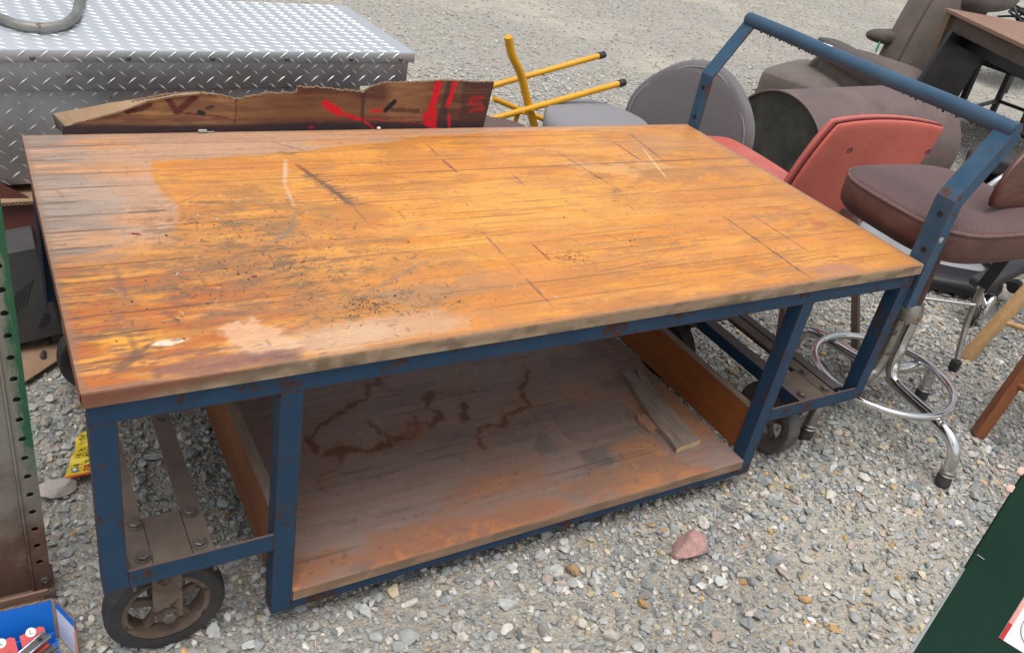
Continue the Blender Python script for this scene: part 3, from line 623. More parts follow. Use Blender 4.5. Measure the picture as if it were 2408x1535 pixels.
for i, (a, b) in enumerate(zip((0, .155, .31, .46, .62, .77), (.155, .31, .46, .62, .77, .916))):
    plank_mesh('shelf_plank', cart, 'wood_shelf', .3125, 1.4425, a + .0003 + (0 if i else .001), b - .0003, .083, .109, .0055, paint_shelf, paint_shelf_side, ('f' if i == 0 else ''))
# angle iron frame
T_ = .005; FW = .037
def L(name, p0, p1, a_, b_, wa=FW, wb=FW, mat='blue', **k):
    mb = MB(); lprof(mb, p0, p1, a_, b_, wa, wb, T_); return mb.out(name, mat, cart, **k)
X, Y, Z = np.eye(3)
for yy, s in ((.006, 1), (.918, -1)):
    L('top_rail', (.005, yy, .5975), (1.827, yy, .5975), -Z, s * Y)
    L('leg', (.006, yy + s * .0004, .2215), (.006, yy + s * .0004, .5603), X, s * Y)
    L('leg', (1.790, yy + s * .0004, .2195), (1.790, yy + s * .0004, .5603), X, s * Y)
    L('inner_post', (.275, yy + s * .0002, .055), (.275, yy + s * .0002, .5603), X, s * Y)
    L('inner_post', (1.4445, yy + s * .0002, .055), (1.4445, yy + s * .0002, .5603), X, s * Y)
    L('lower_rail', (.0435, yy, .2205), (.2745, yy, .2205), Z, s * Y, .037, .030)
    L('lower_rail', (1.4822, yy, .2185), (1.7895, yy, .2185), Z, s * Y, .037, .030)
    L('bottom_rail', (.3125, yy, .0825), (1.4440, yy, .0825), -Z, s * Y, .026)
for xx, s in ((.0065, 1), (1.8265, -1)):
    L('end_rail', (xx, .0475, .5972), (xx, .8765, .5972), -Z, s * X)
for xx, s in ((.3135, 1), (1.4425, -1)): L('cross_rail', (xx + s * .001, .0475, .0822), (xx + s * .001, .8765, .0822), -Z, s * X, .026, .034)
# cross bars that carry the casters
L('cross_bar', (.0495, .0125, .2365), (.0495, .911, .2365), X, -Z, .034, .034, 'rail'); L('cross_bar', (.181, .0125, .2365), (.181, .911, .2365), -X, -Z, .034, .034, 'rail')
L('cross_bar', (1.612, .0125, .2365), (1.612, .911, .2365), X, -Z, .038, .034); L('cross_bar', (1.745, .0125, .2365), (1.745, .911, .2365), -X, -Z, .036, .034, 'rail')
L('cross_bar', (1.7892, .0485, .2315), (1.7892, .875, .2315), -X, -Z, .030, .034)
def hexbolt(mb, c, r=.010, h=.008, ax=(0, 0, 1)):
    lathe(mb, [(r * 1.35, 0), (r * 1.35, .0015)], c, ax, 16); lathe(mb, [(r, .0015), (r, h * .85), (r * .82, h)], c, ax, 6)
def wheel(parent, c, ax, dusty):
    tread = 'rubber_dusty' if dusty else 'rubber'
    mb = MB(); pr = [(.073, -.020), (.084, -.0225), (.094, -.0215), (.0985, -.017), (.1, -.009), (.1, .009), (.0985, .017), (.094, .0215), (.084, .0225), (.073, .020)]
    lathe(mb, pr, c, ax, 48); k = len(mb.F); mb.F = [f for f in mb.F if len(f) == 4]; mb.out('tyre', tread, parent, smooth='auto')
    mb = MB(); lathe(mb, [(.064, -.017), (.0735, -.0185), (.0735, .0185), (.064, .017), (.060, .004), (.060, -.004), (.064, -.017)], c, ax, 40)
    mb.F = [f for f in mb.F if len(f) == 4]; lathe(mb, [(.012, -.026), (.022, -.025), (.024, -.018), (.024, .018), (.022, .025), (.012, .026)], c, ax, 24)
    d, s, u = frame(ax); c_ = np.array(c)
    for j in range(5):
        a = 2 * math.pi * j / 5 + .35; q = math.cos(a) * s + math.sin(a) * u; beam(mb, c_ + q * .018, c_ + q * .063, .017, .013, d, .003)
    mb.out('hub', 'hub', parent, smooth='auto')
def caster(name_loc, cw, ax, swiv, dusty=False, plate=(.05, .181, .0145, .142)):
    """mounting plate, fork and wheel; cw wheel centre, swiv (x, y) of the swivel"""
    mb = MB(); x0, x1, y0, y1 = plate; box(mb, (x0 + .0345, y0, .2288), (x1 - .0345, y1, .2345), .001); box(mb, (x0 + .001, y0 + .024, .2170), (x1 - .001, y1, .2285), .001)
    cs = mb.out('caster', 'rail', cart, label='caster with dusty black tyre' if dusty else 'caster with rusty spoked wheel')
    mb = MB(); ax = unit(ax); cw = np.array(cw, float); top = np.array((swiv[0], swiv[1], .2075))
    lathe(mb, [(.033, 0), (.036, .004), (.030, .0095)], top, (0, 0, 1), 24)
    fw = unit(np.cross(ax, (0, 0, 1)))
    ctr = (top + np.array((cw[0], cw[1], .2075))) / 2
    beam(mb, ctr - ax * .034, ctr + ax * .034, .052 + abs(np.linalg.norm(top[:2] - cw[:2])) * .7, .006, (0, 0, 1), .001)
    for s in (-1, 1):
        a = np.array((*((cw + (top - cw) * .35)[:2]), .2045)) + ax * s * .0315; b = cw + ax * s * .0315 - Z * .012
        beam(mb, a, b, .005, .048, fw, .0012)
    mb.out('fork', 'hub', cs, smooth='auto')
    for s in (-1, 1): mb = MB(); hexbolt(mb, cw + ax * s * .0345, .012, .010, ax * s); mb.out('axle_nut', 'bolt', cs)
    wheel(cs, cw, ax, dusty)
    for bx in (x0 + .022, x1 - .020):
        for by in (y0 + .034, y1 - .016):
            mb = MB(); hexbolt(mb, (bx, by, .2368), .0105, .008); mb.out('bolt', 'bolt', cs)
    return cs
caster('', (.105, .067, .1), (0, 1, 0), (.105, .075))
caster('', (.115, .852, .1), (0, 1, 0), (.105, .85), plate=(.05, .181, .785, .9115))
caster('', (1.655, .130, .1), (1, 0, 0), (1.69, .09), True, plate=(1.613, 1.745, .0145, .142))
caster('', (1.585, .50, .1), (1, .15, 0), (1.66, .475), False, plate=(1.613, 1.745, .41, .54))
# end boards of the lower shelf
for x0, x1, zt, nm in ((.2835, .3035, .262, 0), (1.4520, 1.4720, .236, 1)):
    mb = MB(); box(mb, (x0, .0480, .1095), (x1, .876, zt), .0015); mb.out('end_board', 'endboard', cart)
    mb = MB(); box(mb, (x0 - .0005, .0482, zt + .0002), (x1 + .0005, .8758, zt + .0022)); mb.out('board_edge', 'board_edge', cart)
# push handle: two bent angle arms and a thick tube
for yy, s in ((-.003, 1), (.927, -1)):
    a, b, c = np.array((1.8335, yy, .50)), np.array((1.8335, yy, .790)), np.array((1.955, yy, .965)); mb = MB()
    d1, d2 = unit(b - a), unit(c - b); n1 = np.array((d1[2], 0, -d1[0])); n2 = np.array((d2[2], 0, -d2[0])); nm = unit(n1 + n2) / math.cos(math.acos(np.clip(n1 @ n2, -1, 1)) / 2)
    rows = []
    for p, n_ in ((a, n1), (b, nm), (c, n2)):
        rows.append([p, p + n_ * .036, p + n_ * .036 + s * Y * T_, p + n_ * T_ + s * Y * T_, p + n_ * T_ + s * Y * .050, p + s * Y * .050])
    Vv = [q for r_ in rows for q in r_]; Fv = []
    for r_ in range(2):
        for i in range(6): Fv.append((r_ * 6 + i, r_ * 6 + (i + 1) % 6, r_ * 6 + 6 + (i + 1) % 6, r_ * 6 + 6 + i))
    Fv += [(5, 4, 3, 2, 1, 0), (12, 13, 14, 15, 16, 17)]
    if s < 0: Fv = [f[::-1] for f in Fv]
    mb.add(Vv, Fv); arm = mb.out('handle_arm', 'blue_arm', cart, label='bent arm with chipped light blue paint and bolt holes')
    for zz in (.655, .750):
        mb = MB(); lathe(mb, [(.0075, 0), (.0075, .0012)], (1.8335, yy + s * .022, zz), (-1, 0, 0), 16); mb.out('bolt_hole', 'dark', arm)
    mb = MB(); hexbolt(mb, (1.847, yy, .690) if s > 0 else (1.847, yy, .69), .006, .003, (0, -s, 0)); mb.out('rivet', 'grey_edge', arm)
    mb = MB(); box(mb, (1.829, min(yy + s * .004, yy + s * .046), .56), (1.8332, max(yy + s * .004, yy + s * .046), .60)); mb.out('arm_bracket', 'blue', arm)
mb = MB(); n_ = 40; pts = [(1.962 + (1.956 - 1.962) * t, .003 + .918 * t, .958 + .0015 * math.sin(t * 9)) for t in np.linspace(0, 1, n_)]
tube(mb, pts, .0205, 24); grip = mb.out('handle_tube', 'blue_light', cart, smooth='auto', label='thick push tube with chipped blue paint')
mb = MB()
for j in range(46):
    t = .05 + j * .0195 + random.uniform(-.009, .009); sz = random.uniform(.001, .0044)
    V_, F_ = bm_box(sz * 1.2, sz * 1.6, sz * 1.5, sz * .4); mb.add(V_ + np.array((1.960 - .004, .003 + .918 * t, .958 - .0205)), F_)
mb.out('paint_drips', 'blue', grip, kind='stuff')
mb = MB()
for t, h in ((.66, .006), (.655, .009), (.64, .004)): V_, F_ = bm_box(.008, .012, .0025, .001); mb.add(V_ + np.array((1.955, .003 + .918 * t, .958 + .0195)), F_)
mb.out('paint_spots', 'white_label', grip)

# scrap wood lying on the shelf
def slab(name, outline, z0, z1, mat, **k):
    n = len(outline); V = [(x, y, z0 + zz) for x, y, zz in outline] + [(x, y, z1 + zz) for x, y, zz in outline]
    F = [tuple(range(n - 1, -1, -1)), tuple(range(n, 2 * n))] + [(i, (i + 1) % n, (i + 1) % n + n, i + n) for i in range(n)]
    return V, F
V, F = slab('', [(1.284, .081, 0), (1.368, .089, 0), (1.376, .20, 0), (1.385, .30, .001), (1.405, .392, .002), (1.392, .399, .002), (1.368, .345, .001), (1.376, .405, .002), (1.352, .412, .002), (1.345, .38, .002), (1.322, .30, .001), (1.296, .20, 0), (1.292, .13, 0)], .1095, .1240, '')
sp = mk('scrap_board', V, F, 'plank', None, loc=(1.33, .25, .1095), label='split weathered grey board lying on the lower shelf of the cart', cat='board')
mb = MB(); box(mb, (1.2845, .0800, .1100), (1.3675, .0815, .1235)); V_ = np.array(mb.V); V_[:, 1] += (V_[:, 0] - 1.284) * .095; mk('sawn_end', V_, mb.F, 'cut_wood', sp)
V, F = slab('', [(1.268, .165, 0), (1.296, .172, 0), (1.303, .20, 0), (1.296, .232, 0), (1.284, .226, 0), (1.275, .236, 0), (1.262, .21, 0)], .1095, .1170, '')
mk('wood_chip', V, F, 'chip', None, loc=(1.28, .2, .1095), label='small splintered reddish wood chip beside the split board', cat='wood chip')

# crumbs, grit and leaf bits on the top
mb = MB(); mb2 = MB(); mb3 = MB()
def crumb(m, x, y, z, sx, sy, sz, a):
    V_, F_ = bm_box(sx, sy, sz); ca_, sa_ = math.cos(a), math.sin(a); V_ = V_ @ np.array([[ca_, sa_, 0], [-sa_, ca_, 0], [0, 0, 1]]); V_[:, :2] *= (1 + RNG.normal(0, .2, (8, 1))); m.add(V_ + np.array((x, y, z + sz / 2)), F_)
for cx, cy, sx, sy, n in ((.31, .42, .10, .09, 60), (.35, .26, .14, .08, 110), (.457, .125, .05, .025, 120), (.50, .12, .12, .06, 90), (.932, .205, .05, .035, 60), (1.14, .24, .04, .03, 20), (.9, .45, .5, .26, 110), (.15, .2, .1, .12, 60)):
    for _ in range(n):
        x, y = RNG.normal(cx, sx * .6), RNG.normal(cy, sy * .6)
        if 0.02 < x < 1.8 and .01 < y < .91: s = RNG.uniform(.0004, .0016) * (1.7 if RNG.random() < .06 else 1); crumb(mb, x, y, TOP, s * RNG.uniform(.7, 2), s, s * .6, RNG.uniform(0, 3))
mb.out('crumbs', 'twig', None, kind='stuff', label='dark crumbs and grit scattered over the orange cart top', cat='debris')
for x, y, L_, a in ((.397, .292, .012, .4), (.141, .447, .016, -.4), (.30, .258, .012, .2), (.62, .33, .01, 1)): crumb(mb2, x, y, TOP, L_ * .7, .0032, .0012, a)
mb2.out('leaf_bits', 'leaf_red', None, kind='stuff', label='dried red leaf bits on the orange cart top', cat='debris')
for _ in range(60): x, y = RNG.uniform(.05, 1.75), RNG.uniform(.03, .9); crumb(mb3, x, y, TOP, RNG.uniform(.002, .008), .0016, .001, RNG.uniform(0, 3))
mb3.out('straw_bits', 'string', None, kind='stuff', label='pale straw bits and specks on the orange cart top', cat='debris')

# ------------------------------------------------------------ diamond plate truck toolbox
tb = thing('truck_toolbox', 'long silver diamond plate truck toolbox behind the orange cart top', 'toolbox', (1.005, 1.206, .40))
th = math.atan2(.068, 1.02); U_ = np.array((math.cos(th), math.sin(th), 0)); V_d = np.array((-math.sin(th), math.cos(th), 0)); B0 = np.array((1.005, 1.206, 0))
def tbp(u, v, z): return B0 + U_ * u + V_d * v + Z * z
def tbox(mb, u0, u1, v0, v1, z0, z1, bev=0, seg=1):
    V, F = bm_box(u1 - u0, v1 - v0, z1 - z0, bev, seg); c = np.array(((u0 + u1) / 2, (v0 + v1) / 2, (z0 + z1) / 2)); P_ = V + c
    mb.add([tbp(*p) for p in P_], F); return mb
mb = MB(); tbox(mb, -1.45, 0, 0, .487, .7105, .740, .004, 2); lid = mb.out('lid', 'alu', tb, smooth='auto')
mb = MB(); tbox(mb, -1.44, -.014, .010, .477, .640, .7103, .003, 2); band = mb.out('body', 'alu_dirty', tb, smooth='auto')
mb = MB(); tbox(mb, -1.43, -.150, .024, .463, .405, .6398, .003, 2); low = mb.out('lower_body', 'alu_dirty', tb, smooth='auto')
def tread(mb, c, a, n_, L_=.0140, w_=.0023, h_=.0016):
    b = np.cross(n_, a); P_ = [c - a * L_, c - b * w_, c + a * L_, c + b * w_, c - a * L_ * .45 + n_ * h_, c + a * L_ * .45 + n_ * h_]
    mb.add(P_, [(0, 1, 4), (1, 2, 5), (1, 5, 4), (2, 3, 5), (3, 0, 4), (3, 4, 5)])
def treads(name, u0, u1, p0, p1, fn, n_, mat, par, pu=.046, pv=.021, h_=.0016, ang=40, L_=.0140, w_=.0023):
    mb = MB(); nr = int((p1 - p0) / pv)
    ax_u = fn(1, 0) - fn(0, 0); ax_p = fn(0, 1) - fn(0, 0)
    for r_ in range(nr + 1):
        pp = p0 + r_ * pv; off_ = .5 * pu * (r_ % 2); s = 1 if r_ % 2 else -1; nn = int((u1 - u0) / pu)
        for i in range(nn + 1):
            uu = u0 + off_ + i * pu
            if uu > u1: continue
            a = unit(ax_u * math.cos(R(ang)) + ax_p * math.sin(R(ang)) * s); tread(mb, fn(uu, pp), a, n_, L_, w_, h_)
    mb.out(name, mat, par, kind='stuff')
treads('raised_tread', -1.42, -.02, .012, .478, lambda u, p: tbp(u, p, .7400), Z, 'tread', lid, pu=.040, pv=.0165, h_=.0013, ang=34, L_=.0150, w_=.0019)
treads('raised_tread', -1.42, -.02, .7155, .738, lambda u, p: tbp(u, -.0001, p), -V_d, 'tread', lid, pv=.0145)
treads('raised_tread', -1.42, -.03, .646, .706, lambda u, p: tbp(u, .0099, p), -V_d, 'tread', band, pv=.0175)
treads('raised_tread', -1.41, -.17, .412, .634, lambda u, p: tbp(u, .0239, p), -V_d, 'tread_dull', low, pv=.0195)
for i, px_ in enumerate((.045, .245, .44, .63, .81, .96, -.16)):
    mb = MB(); lathe(mb, [(.0065, 0), (.0058, .002), (.003, .0035), (0.0001, .0038)], tbp((px_ - 1.005) / math.cos(th), -.0002, .7205), -V_d, 12); mb.out('rivet', 'bolt', lid, smooth=True)
# bent galvanised tube lying on the lid
mb = MB(); P_ = catmull([(-.38, 1.50, .7535), (-.20, 1.44, .7535), (-.05, 1.375, .7535), (.0, 1.325, .7535), (.028, 1.283, .7535), (.075, 1.264, .7535), (.122, 1.292, .7535), (.158, 1.37, .7535), (.178, 1.47, .7535), (.200, 1.60, .7535), (.212, 1.68, .7535)], 8)
tube(mb, P_, .0115, 16); mk('bent_tube', mb.V, mb.F, 'galv', None, smooth='auto', loc=(.0, 1.3, .742), label='bent weathered grey steel tube lying on the toolbox lid', cat='pipe')

# what the toolbox stands on, dark corner behind the cart
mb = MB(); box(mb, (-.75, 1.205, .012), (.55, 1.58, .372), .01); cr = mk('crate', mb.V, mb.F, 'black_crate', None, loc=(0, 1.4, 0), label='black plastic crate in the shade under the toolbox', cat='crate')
mb = MB(); [box(mb, (-.74 + i * .16, 1.197, .03), (-.60 + i * .16, 1.2048, .36), .002) for i in range(8)]; mb.out('rib', 'black_crate', cr, kind='stuff')
mb = MB(); box(mb, (-.70, 1.118, .3725), (.62, 1.60, .3745)); box(mb, (-.70, 1.1185, .3795), (.62, 1.60, .3815)); cs_ = mk('cardboard_sheet', mb.V, mb.F, 'kraft', None, loc=(0, 1.3, .373), label='flat brown corrugated cardboard sheet right under the toolbox', cat='cardboard')
mb = MB()
for i in range(150): xx = -.69 + i * .0087; beam(mb, (xx, 1.120, .3748), (xx + .0043, 1.120, .3792), .0008, .012, (0, 1, 0)); beam(mb, (xx + .0043, 1.120, .3792), (xx + .0087, 1.120, .3748), .0008, .012, (0, 1, 0))
mb.out('flute', 'card_edge', cs_, kind='stuff')
mb = MB(); box(mb, (-.60, 1.28, .382), (.60, 1.62, .404), .002); mk('wooden_batten', mb.V, mb.F, 'dkwood', None, loc=(0, 1.4, .382), label='dark wooden board packed between cardboard sheet and toolbox', cat='board')
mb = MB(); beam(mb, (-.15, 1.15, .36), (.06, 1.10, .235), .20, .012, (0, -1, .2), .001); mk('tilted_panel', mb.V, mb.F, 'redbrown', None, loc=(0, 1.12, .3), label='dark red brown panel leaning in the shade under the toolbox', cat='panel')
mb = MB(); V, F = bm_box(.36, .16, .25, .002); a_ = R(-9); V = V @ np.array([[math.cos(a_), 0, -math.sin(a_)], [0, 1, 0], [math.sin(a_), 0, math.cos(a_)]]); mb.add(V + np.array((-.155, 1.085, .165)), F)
ct = mk('white_carton', mb.V, mb.F, 'carton', None, loc=(-.155, 1.08, .05), label='grey-white carton with shade put into its colour and black marks in the dark gap left of the cart', cat='carton')
mb = MB()
def ctp(u, v): return np.array((-.155, 1.0035, .165)) + u * np.array((math.cos(a_), 0, -math.sin(a_))) * 1 + v * np.array((math.sin(a_), 0, math.cos(a_)))
for (u, v, r_) in ((.150, -.075, .010), (.158, -.062, .008), (.140, -.085, .007), (.075, -.01, .008), (.082, .008, .006)):
    lathe(mb, [(r_, 0), (r_, .0006)], ctp(u, v), (0, -1, 0), 7)
for i in range(6): beam(mb, ctp(.07 + i * .010, -.045 + i * .004), ctp(.105 + i * .010, .015 + i * .006), .0016, .0006, (0, -1, 0))
mb.out('print', 'ink_black', ct, kind='stuff')
Vr, Fr = [], []
for i in range(46):
    TV, TF = TB[i % len(TB)]; s = RNG.uniform(.012, .034); q = TV * s + np.array((RNG.uniform(-.35, .09), RNG.uniform(.97, 1.07), s * .5 + RNG.uniform(0, .035))); Fr += [tuple(int(v) + len(Vr) for v in f) for f in TF]; Vr += q.tolist()
mk('rubble', Vr, Fr, 'rubble', None, kind='stuff', label='dirty dark rubble heaped under the toolbox', cat='rubble')
V, F = slab('', [(-.40, .79, 0), (-.055, .892, .0), (.03, .972, .0), (.115, 1.035, .0), (.05, 1.09, .012), (-.40, 1.08, .01)], .018, .022, '')
mk('hardboard_sheet', V, F, 'tan_sheet', None, loc=(-.1, .95, .018), label='tan hardboard sheet lying on gravel behind the left wheels', cat='board')

# ------------------------------------------------------------ torn cardboard strip on the back edge
TOPL = [(.074, .6255), (.078, .635), (.126, .65), (.185, .67), (.23, .694), (.284, .707), (.361, .711), (.4, .708), (.44, .699), (.497, .71), (.579, .714), (.581, .731), (.621, .727), (.667, .722), (.708, .718), (.754, .711), (.772, .727), (.826, .738), (.967, .745), (1.123, .745)]
tx_, tz_ = np.array(TOPL).T
nx, nz = 420, 46; xs = np.linspace(.076, 1.12, nx); tt = np.linspace(0, 1, nz); XX, TT = np.meshgrid(xs, tt, indexing='ij')
jag = (fbm(XX[:, 0] * 42, XX[:, 0] * 0, 3, 5, .75) - .5) * .013 * sm(xs, .38, .46) * (1 - sm(xs, .84, .90))
ztop = np.interp(xs, tx_, tz_) + jag; ZZ = .600 + (ztop[:, None] - .600) * TT
XX = XX + np.where(XX > 1.0, (XX - 1.0) / .12 * (-.022) * (1 - TT), 0)
YY = .9300 + .004 * (1 + np.sin(XX * 9)) * TT + .08 * (ZZ - .600) + .003 * np.sin(XX * 40) * TT + .010 * np.exp(-((XX - .755) / .02) ** 2) * TT
x, z = XX, ZZ; hb = z - .625
c = np.ones(x.shape + (3,)) * np.array((.235, .115, .052)); st_ = fbm(x * 3, z * 90, 2, 4)
c = mixn(c, (.31, .17, .075), sm(st_, .48, .62) * .7); c = mixn(c, (.14, .06, .04), sm(fbm(x * 9, z * 40, 6), .52, .66) * .6)
mar = sm(x + .05 * (st_ - .5), .40, .60) * .72 * (1 - .6 * sm(x, .80, .84) * (1 - sm(x, .90, .95))); c = mixn(c, (.065, .022, .021), mar * (1.15 - .45 * sm(fbm(x * 5, z * 50, 9), .46, .6)))
c = mixn(c, (.16, .075, .035), ((x > .42) & (x < .75)) * blob(x, z, .58, .66, .18, .022, .8, .3) * .7)
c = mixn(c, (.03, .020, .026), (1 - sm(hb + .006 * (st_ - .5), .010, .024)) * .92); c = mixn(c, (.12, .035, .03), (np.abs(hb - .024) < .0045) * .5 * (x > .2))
c = mixn(c, (.05, .028, .026), sm(x, 1.02, 1.03) * .75 * (.6 + .4 * (np.sin(z * 900) > 0)))
c = mixn(c, (.045, .025, .025), (np.abs(x - (.980 - .2 * (.68 - z))) < .011) * .75)
def stroke(pts, wd, col, k=1):
    global c
    dm = np.full(x.shape, 9.)
    for a, b in zip(pts[:-1], pts[1:]): dm = np.minimum(dm, segd(x, z, a, b)[0])
    c = mixn(c, col, (1 - sm(dm + .004 * (fbm(x * 70, z * 70, 4, 3) - .5), wd * .8, wd)) * k)
MR = (.085, .022, .022)
stroke([(.291, .699), (.309, .668), (.348, .699)], .0075, MR, .9); stroke([(.207, .667), (.235, .674), (.256, .684)], .0055, MR, .9); stroke([(.31, .667), (.42, .655)], .0022, MR, .7)
stroke([(.36, .665), (.366, .664)], .007, (.02, .02, .02)); stroke([(.374, .675), (.387, .681)], .004, (.03, .03, .03), .8)
RD = (.50, .010, .018)
stroke([(.958, .741), (.947, .695), (.940, .670)], .011, RD); stroke([(.940, .670), (.924, .655), (.930, .636), (.948, .628)], .009, RD); stroke([(.948, .665), (.950, .622)], .010, RD)
stroke([(1.003, .738), (.995, .70), (.988, .682)], .007, RD); stroke([(.994, .655), (.997, .622)], .004, RD, .8)
stroke([(1.088, .703), (1.056, .700), (1.050, .688), (1.085, .684), (1.093, .672), (1.055, .668)], .006, RD, .4)
stroke([(.655, .686), (.668, .678), (.688, .666)], .011, RD); stroke([(.688, .666), (.72, .655), (.753, .644)], .0045, RD); stroke([(.753, .644), (.785, .622)], .0018, RD); stroke([(.775, .668), (.80, .668)], .006, RD, .8)
stroke([(.76, .648), (.86, .640), (.95, .632)], .0016, RD, .5); stroke([(.615, .630), (.625, .628)], .003, RD, .7)
stroke([(.812, .668), (.825, .680), (.838, .690)], .007, (.02, .015, .015)); stroke([(.833, .670), (.903, .668)], .006, (.07, .03, .025), .8); stroke([(.754, .71), (.752, .62)], .005, (.04, .025, .025), .7); stroke([(.44, .70), (.436, .63)], .003, (.07, .035, .03), .7)
I = np.arange(nx * nz).reshape(nx, nz); Fq = np.stack([I[:-1, :-1], I[1:, :-1], I[1:, 1:], I[:-1, 1:]], -1).reshape(-1, 4)
Vf = np.stack([XX, YY, ZZ], -1).reshape(-1, 3); Vk = Vf + np.array((0, .0042, 0)); n0 = len(Vf)
F = Fq.tolist() + (Fq[:, ::-1] + n0).tolist()
edge_ = [(int(I[i, -1]), int(I[i + 1, -1]), int(I[i + 1, -1]) + n0, int(I[i, -1]) + n0) for i in range(nx - 1)] + [(int(I[-1, j]), int(I[-1, j + 1]) + 0, int(I[-1, j + 1]) + n0, int(I[-1, j]) + n0)[::-1] for j in range(nz - 1)]
ck = np.ones((n0, 3)) * np.array((.26, .17, .10))
tc_ = thing('torn_cardboard', 'long torn stained cardboard strip with red paint standing on the back edge of the cart', 'cardboard', (.6, .936, .625))
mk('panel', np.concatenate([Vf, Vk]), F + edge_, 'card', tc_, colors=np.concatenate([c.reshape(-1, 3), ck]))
mb = MB(); tp_ = [(xs[i], YY[i, -1] + .002 + .0012 * math.sin(i * 1.7), ztop[i] + .0006 * math.sin(i * 2.3)) for i in range(12, nx, 2)]
tube(mb, tp_, [.0022 + .0010 * abs(math.sin(i * .9)) for i in range(len(tp_))], 5); mb.out('torn_edge', 'card_edge', tc_)
mb = MB(); fx = [.062, .085, .112, .145, .176, .205, .233, .29, .36, .40]; zt = [.657, .663, .669, .677, .685, .690, .696, .708, .712, .709]; zl = [.640, .645, .652, .662, .671, .683, .694, .706, .711, .708]
for a, b in zip(range(len(fx) - 1), range(1, len(fx))):
    P_ = [(fx[a] + .016, .9385, zl[a] - .0135 * (a < 1)), (fx[b] + .016 * (b < 8), .9385, zl[b]), (fx[b], .962 - .02 * b / 9, zt[b]), (fx[a], .962 - .02 * a / 9, zt[a])]; mb.add(P_ + [tuple(np.array(p) - (0, 0, .003)) for p in P_], [(0, 1, 2, 3), (7, 6, 5, 4), (0, 3, 7, 4), (1, 5, 6, 2)])
mb.out('folded_flap', 'kraft', tc_, label='light brown folded flap at the left end')
mb = MB(); P_ = [(.076, .937, .6258), (.0785, .937, .640), (.062, .961, .657), (.066, .960, .6258)]; mb.add(P_ + [tuple(np.array(p) + (.003, .001, 0)) for p in P_], [(0, 1, 2, 3), (7, 6, 5, 4), (0, 4, 5, 1), (1, 5, 6, 2)]); mb.out('folded_end', 'dkwood', tc_)
for i, (bx, bz, mt) in enumerate(((.361, .627, 'pale plastic flake on the cart top below the letter mark of the cardboard strip'), (.791, .627, 'tiny white flake on the cart top below the middle tear of the cardboard'))):
    mb = MB(); V, F = bm_box(.020 - i * .010, .010 - i * .003, .007, .003, 2); mb.add(V + np.array((bx, .921, .6289)), F)
    if i == 0: V, F = bm_box(.016, .003, .002); mb.add(V + np.array((bx + .018, .921, .6265)), F)
    mk('plastic_flake', mb.V, mb.F, 'grey_edge' if i == 0 else 'white_label', None, loc=(bx, .921, .6252), label=mt, cat='flake', smooth='auto')

# ------------------------------------------------------------ perforated upright at the left edge
up = thing('rack_upright', 'rusty green steel upright with a column of round holes, left of the cart', 'rack post', (-.06, .23, 0))
def holed_plate(x0, x1, y, z0, z1, cx, zs, r, t=.004):
    mb = MB(); zs = sorted(zs); edges = [z0] + [(a + b) / 2 for a, b in zip(zs[:-1], zs[1:])] + [z1]
    for zc, a, b in zip(zs, edges[:-1], edges[1:]):
        n = 16; ring = [(cx + r * math.cos(2 * math.pi * i / n), zc + r * math.sin(2 * math.pi * i / n)) for i in range(n)]; outr = []
        for i in range(n):
            dx, dz = math.cos(2 * math.pi * i / n), math.sin(2 * math.pi * i / n); k = 1e9
            if dx > 1e-9: k = min(k, (x1 - cx) / dx)
            if dx < -1e-9: k = min(k, (x0 - cx) / dx)
            if dz > 1e-9: k = min(k, (b - zc) / dz)
            if dz < -1e-9: k = min(k, (a - zc) / dz)
            outr.append((cx + dx * k, zc + dz * k))
        V = [(p[0], y, p[1]) for p in ring] + [(p[0], y, p[1]) for p in outr] + [(p[0], y + t, p[1]) for p in ring] + [(p[0], y + t, p[1]) for p in outr]
        F = []
        for i in range(n):
            j = (i + 1) % n; F += [(i, j, n + j, n + i), (2 * n + i, 3 * n + i, 3 * n + j, 2 * n + j), (i, 2 * n + i, 2 * n + j, j)]
        for X_ in (x0, x1):
            for Z_ in (a, b):
                near = [i for i in range(n) if (outr[i][0] == X_ or abs(outr[i][0] - X_) < 1e-6)]
                s_ = [i for i in range(n) if abs(outr[i][1] - Z_) < 1e-6]
                if near and s_:
                    best = min(((i, j) for i in near for j in s_), key=lambda q: abs(outr[q[0]][0] - outr[q[1]][0]) + abs(outr[q[0]][1] - outr[q[1]][1]))
                    k = len(V); V.append((X_, y, Z_)); F.append((n + best[0], n + best[1], k)); V.append((X_, y + t, Z_)); F.append((3 * n + best[0], 3 * n + best[1], k + 1))
        mb.add(V, F)
    return mb
zs = [.101 + .0402 * i for i in range(31)]
mb = holed_plate(-.088, -.060, .226, .012, 1.36, -.0745, zs, .0058); box(mb, (-.0625, .2300, .012), (-.0602, .262, 1.36)); box(mb, (-.0885, .2440, .012), (-.0630, .2460, 1.36)); mb.out('front_flange', 'post', up, label='outer strip of the post with round bolt holes')  # last box is an added backing plate that keeps the holes dark
mb = MB(); beam(mb, (-.0895, .2285, .012), (-.0895, .2285, 1.36), .004, .012, (0, 1, 0), .001); box(mb, (-.150, .232, .012), (-.0915, .236, 1.36), .001); box(mb, (-.26, .228, .012), (-.1505, .232, 1.36), .001); mb.out('web', 'post', up)
mb = MB(); box(mb, (-.30, .2150, .003), (-.056, .290, .030), .003); mb.out('base_plate', 'hub', up)
mb = MB(); box(mb, (-.30, .2095, .004), (-.066, .2148, .046), .003); mb.out('base_strip', 'oldwood', up)
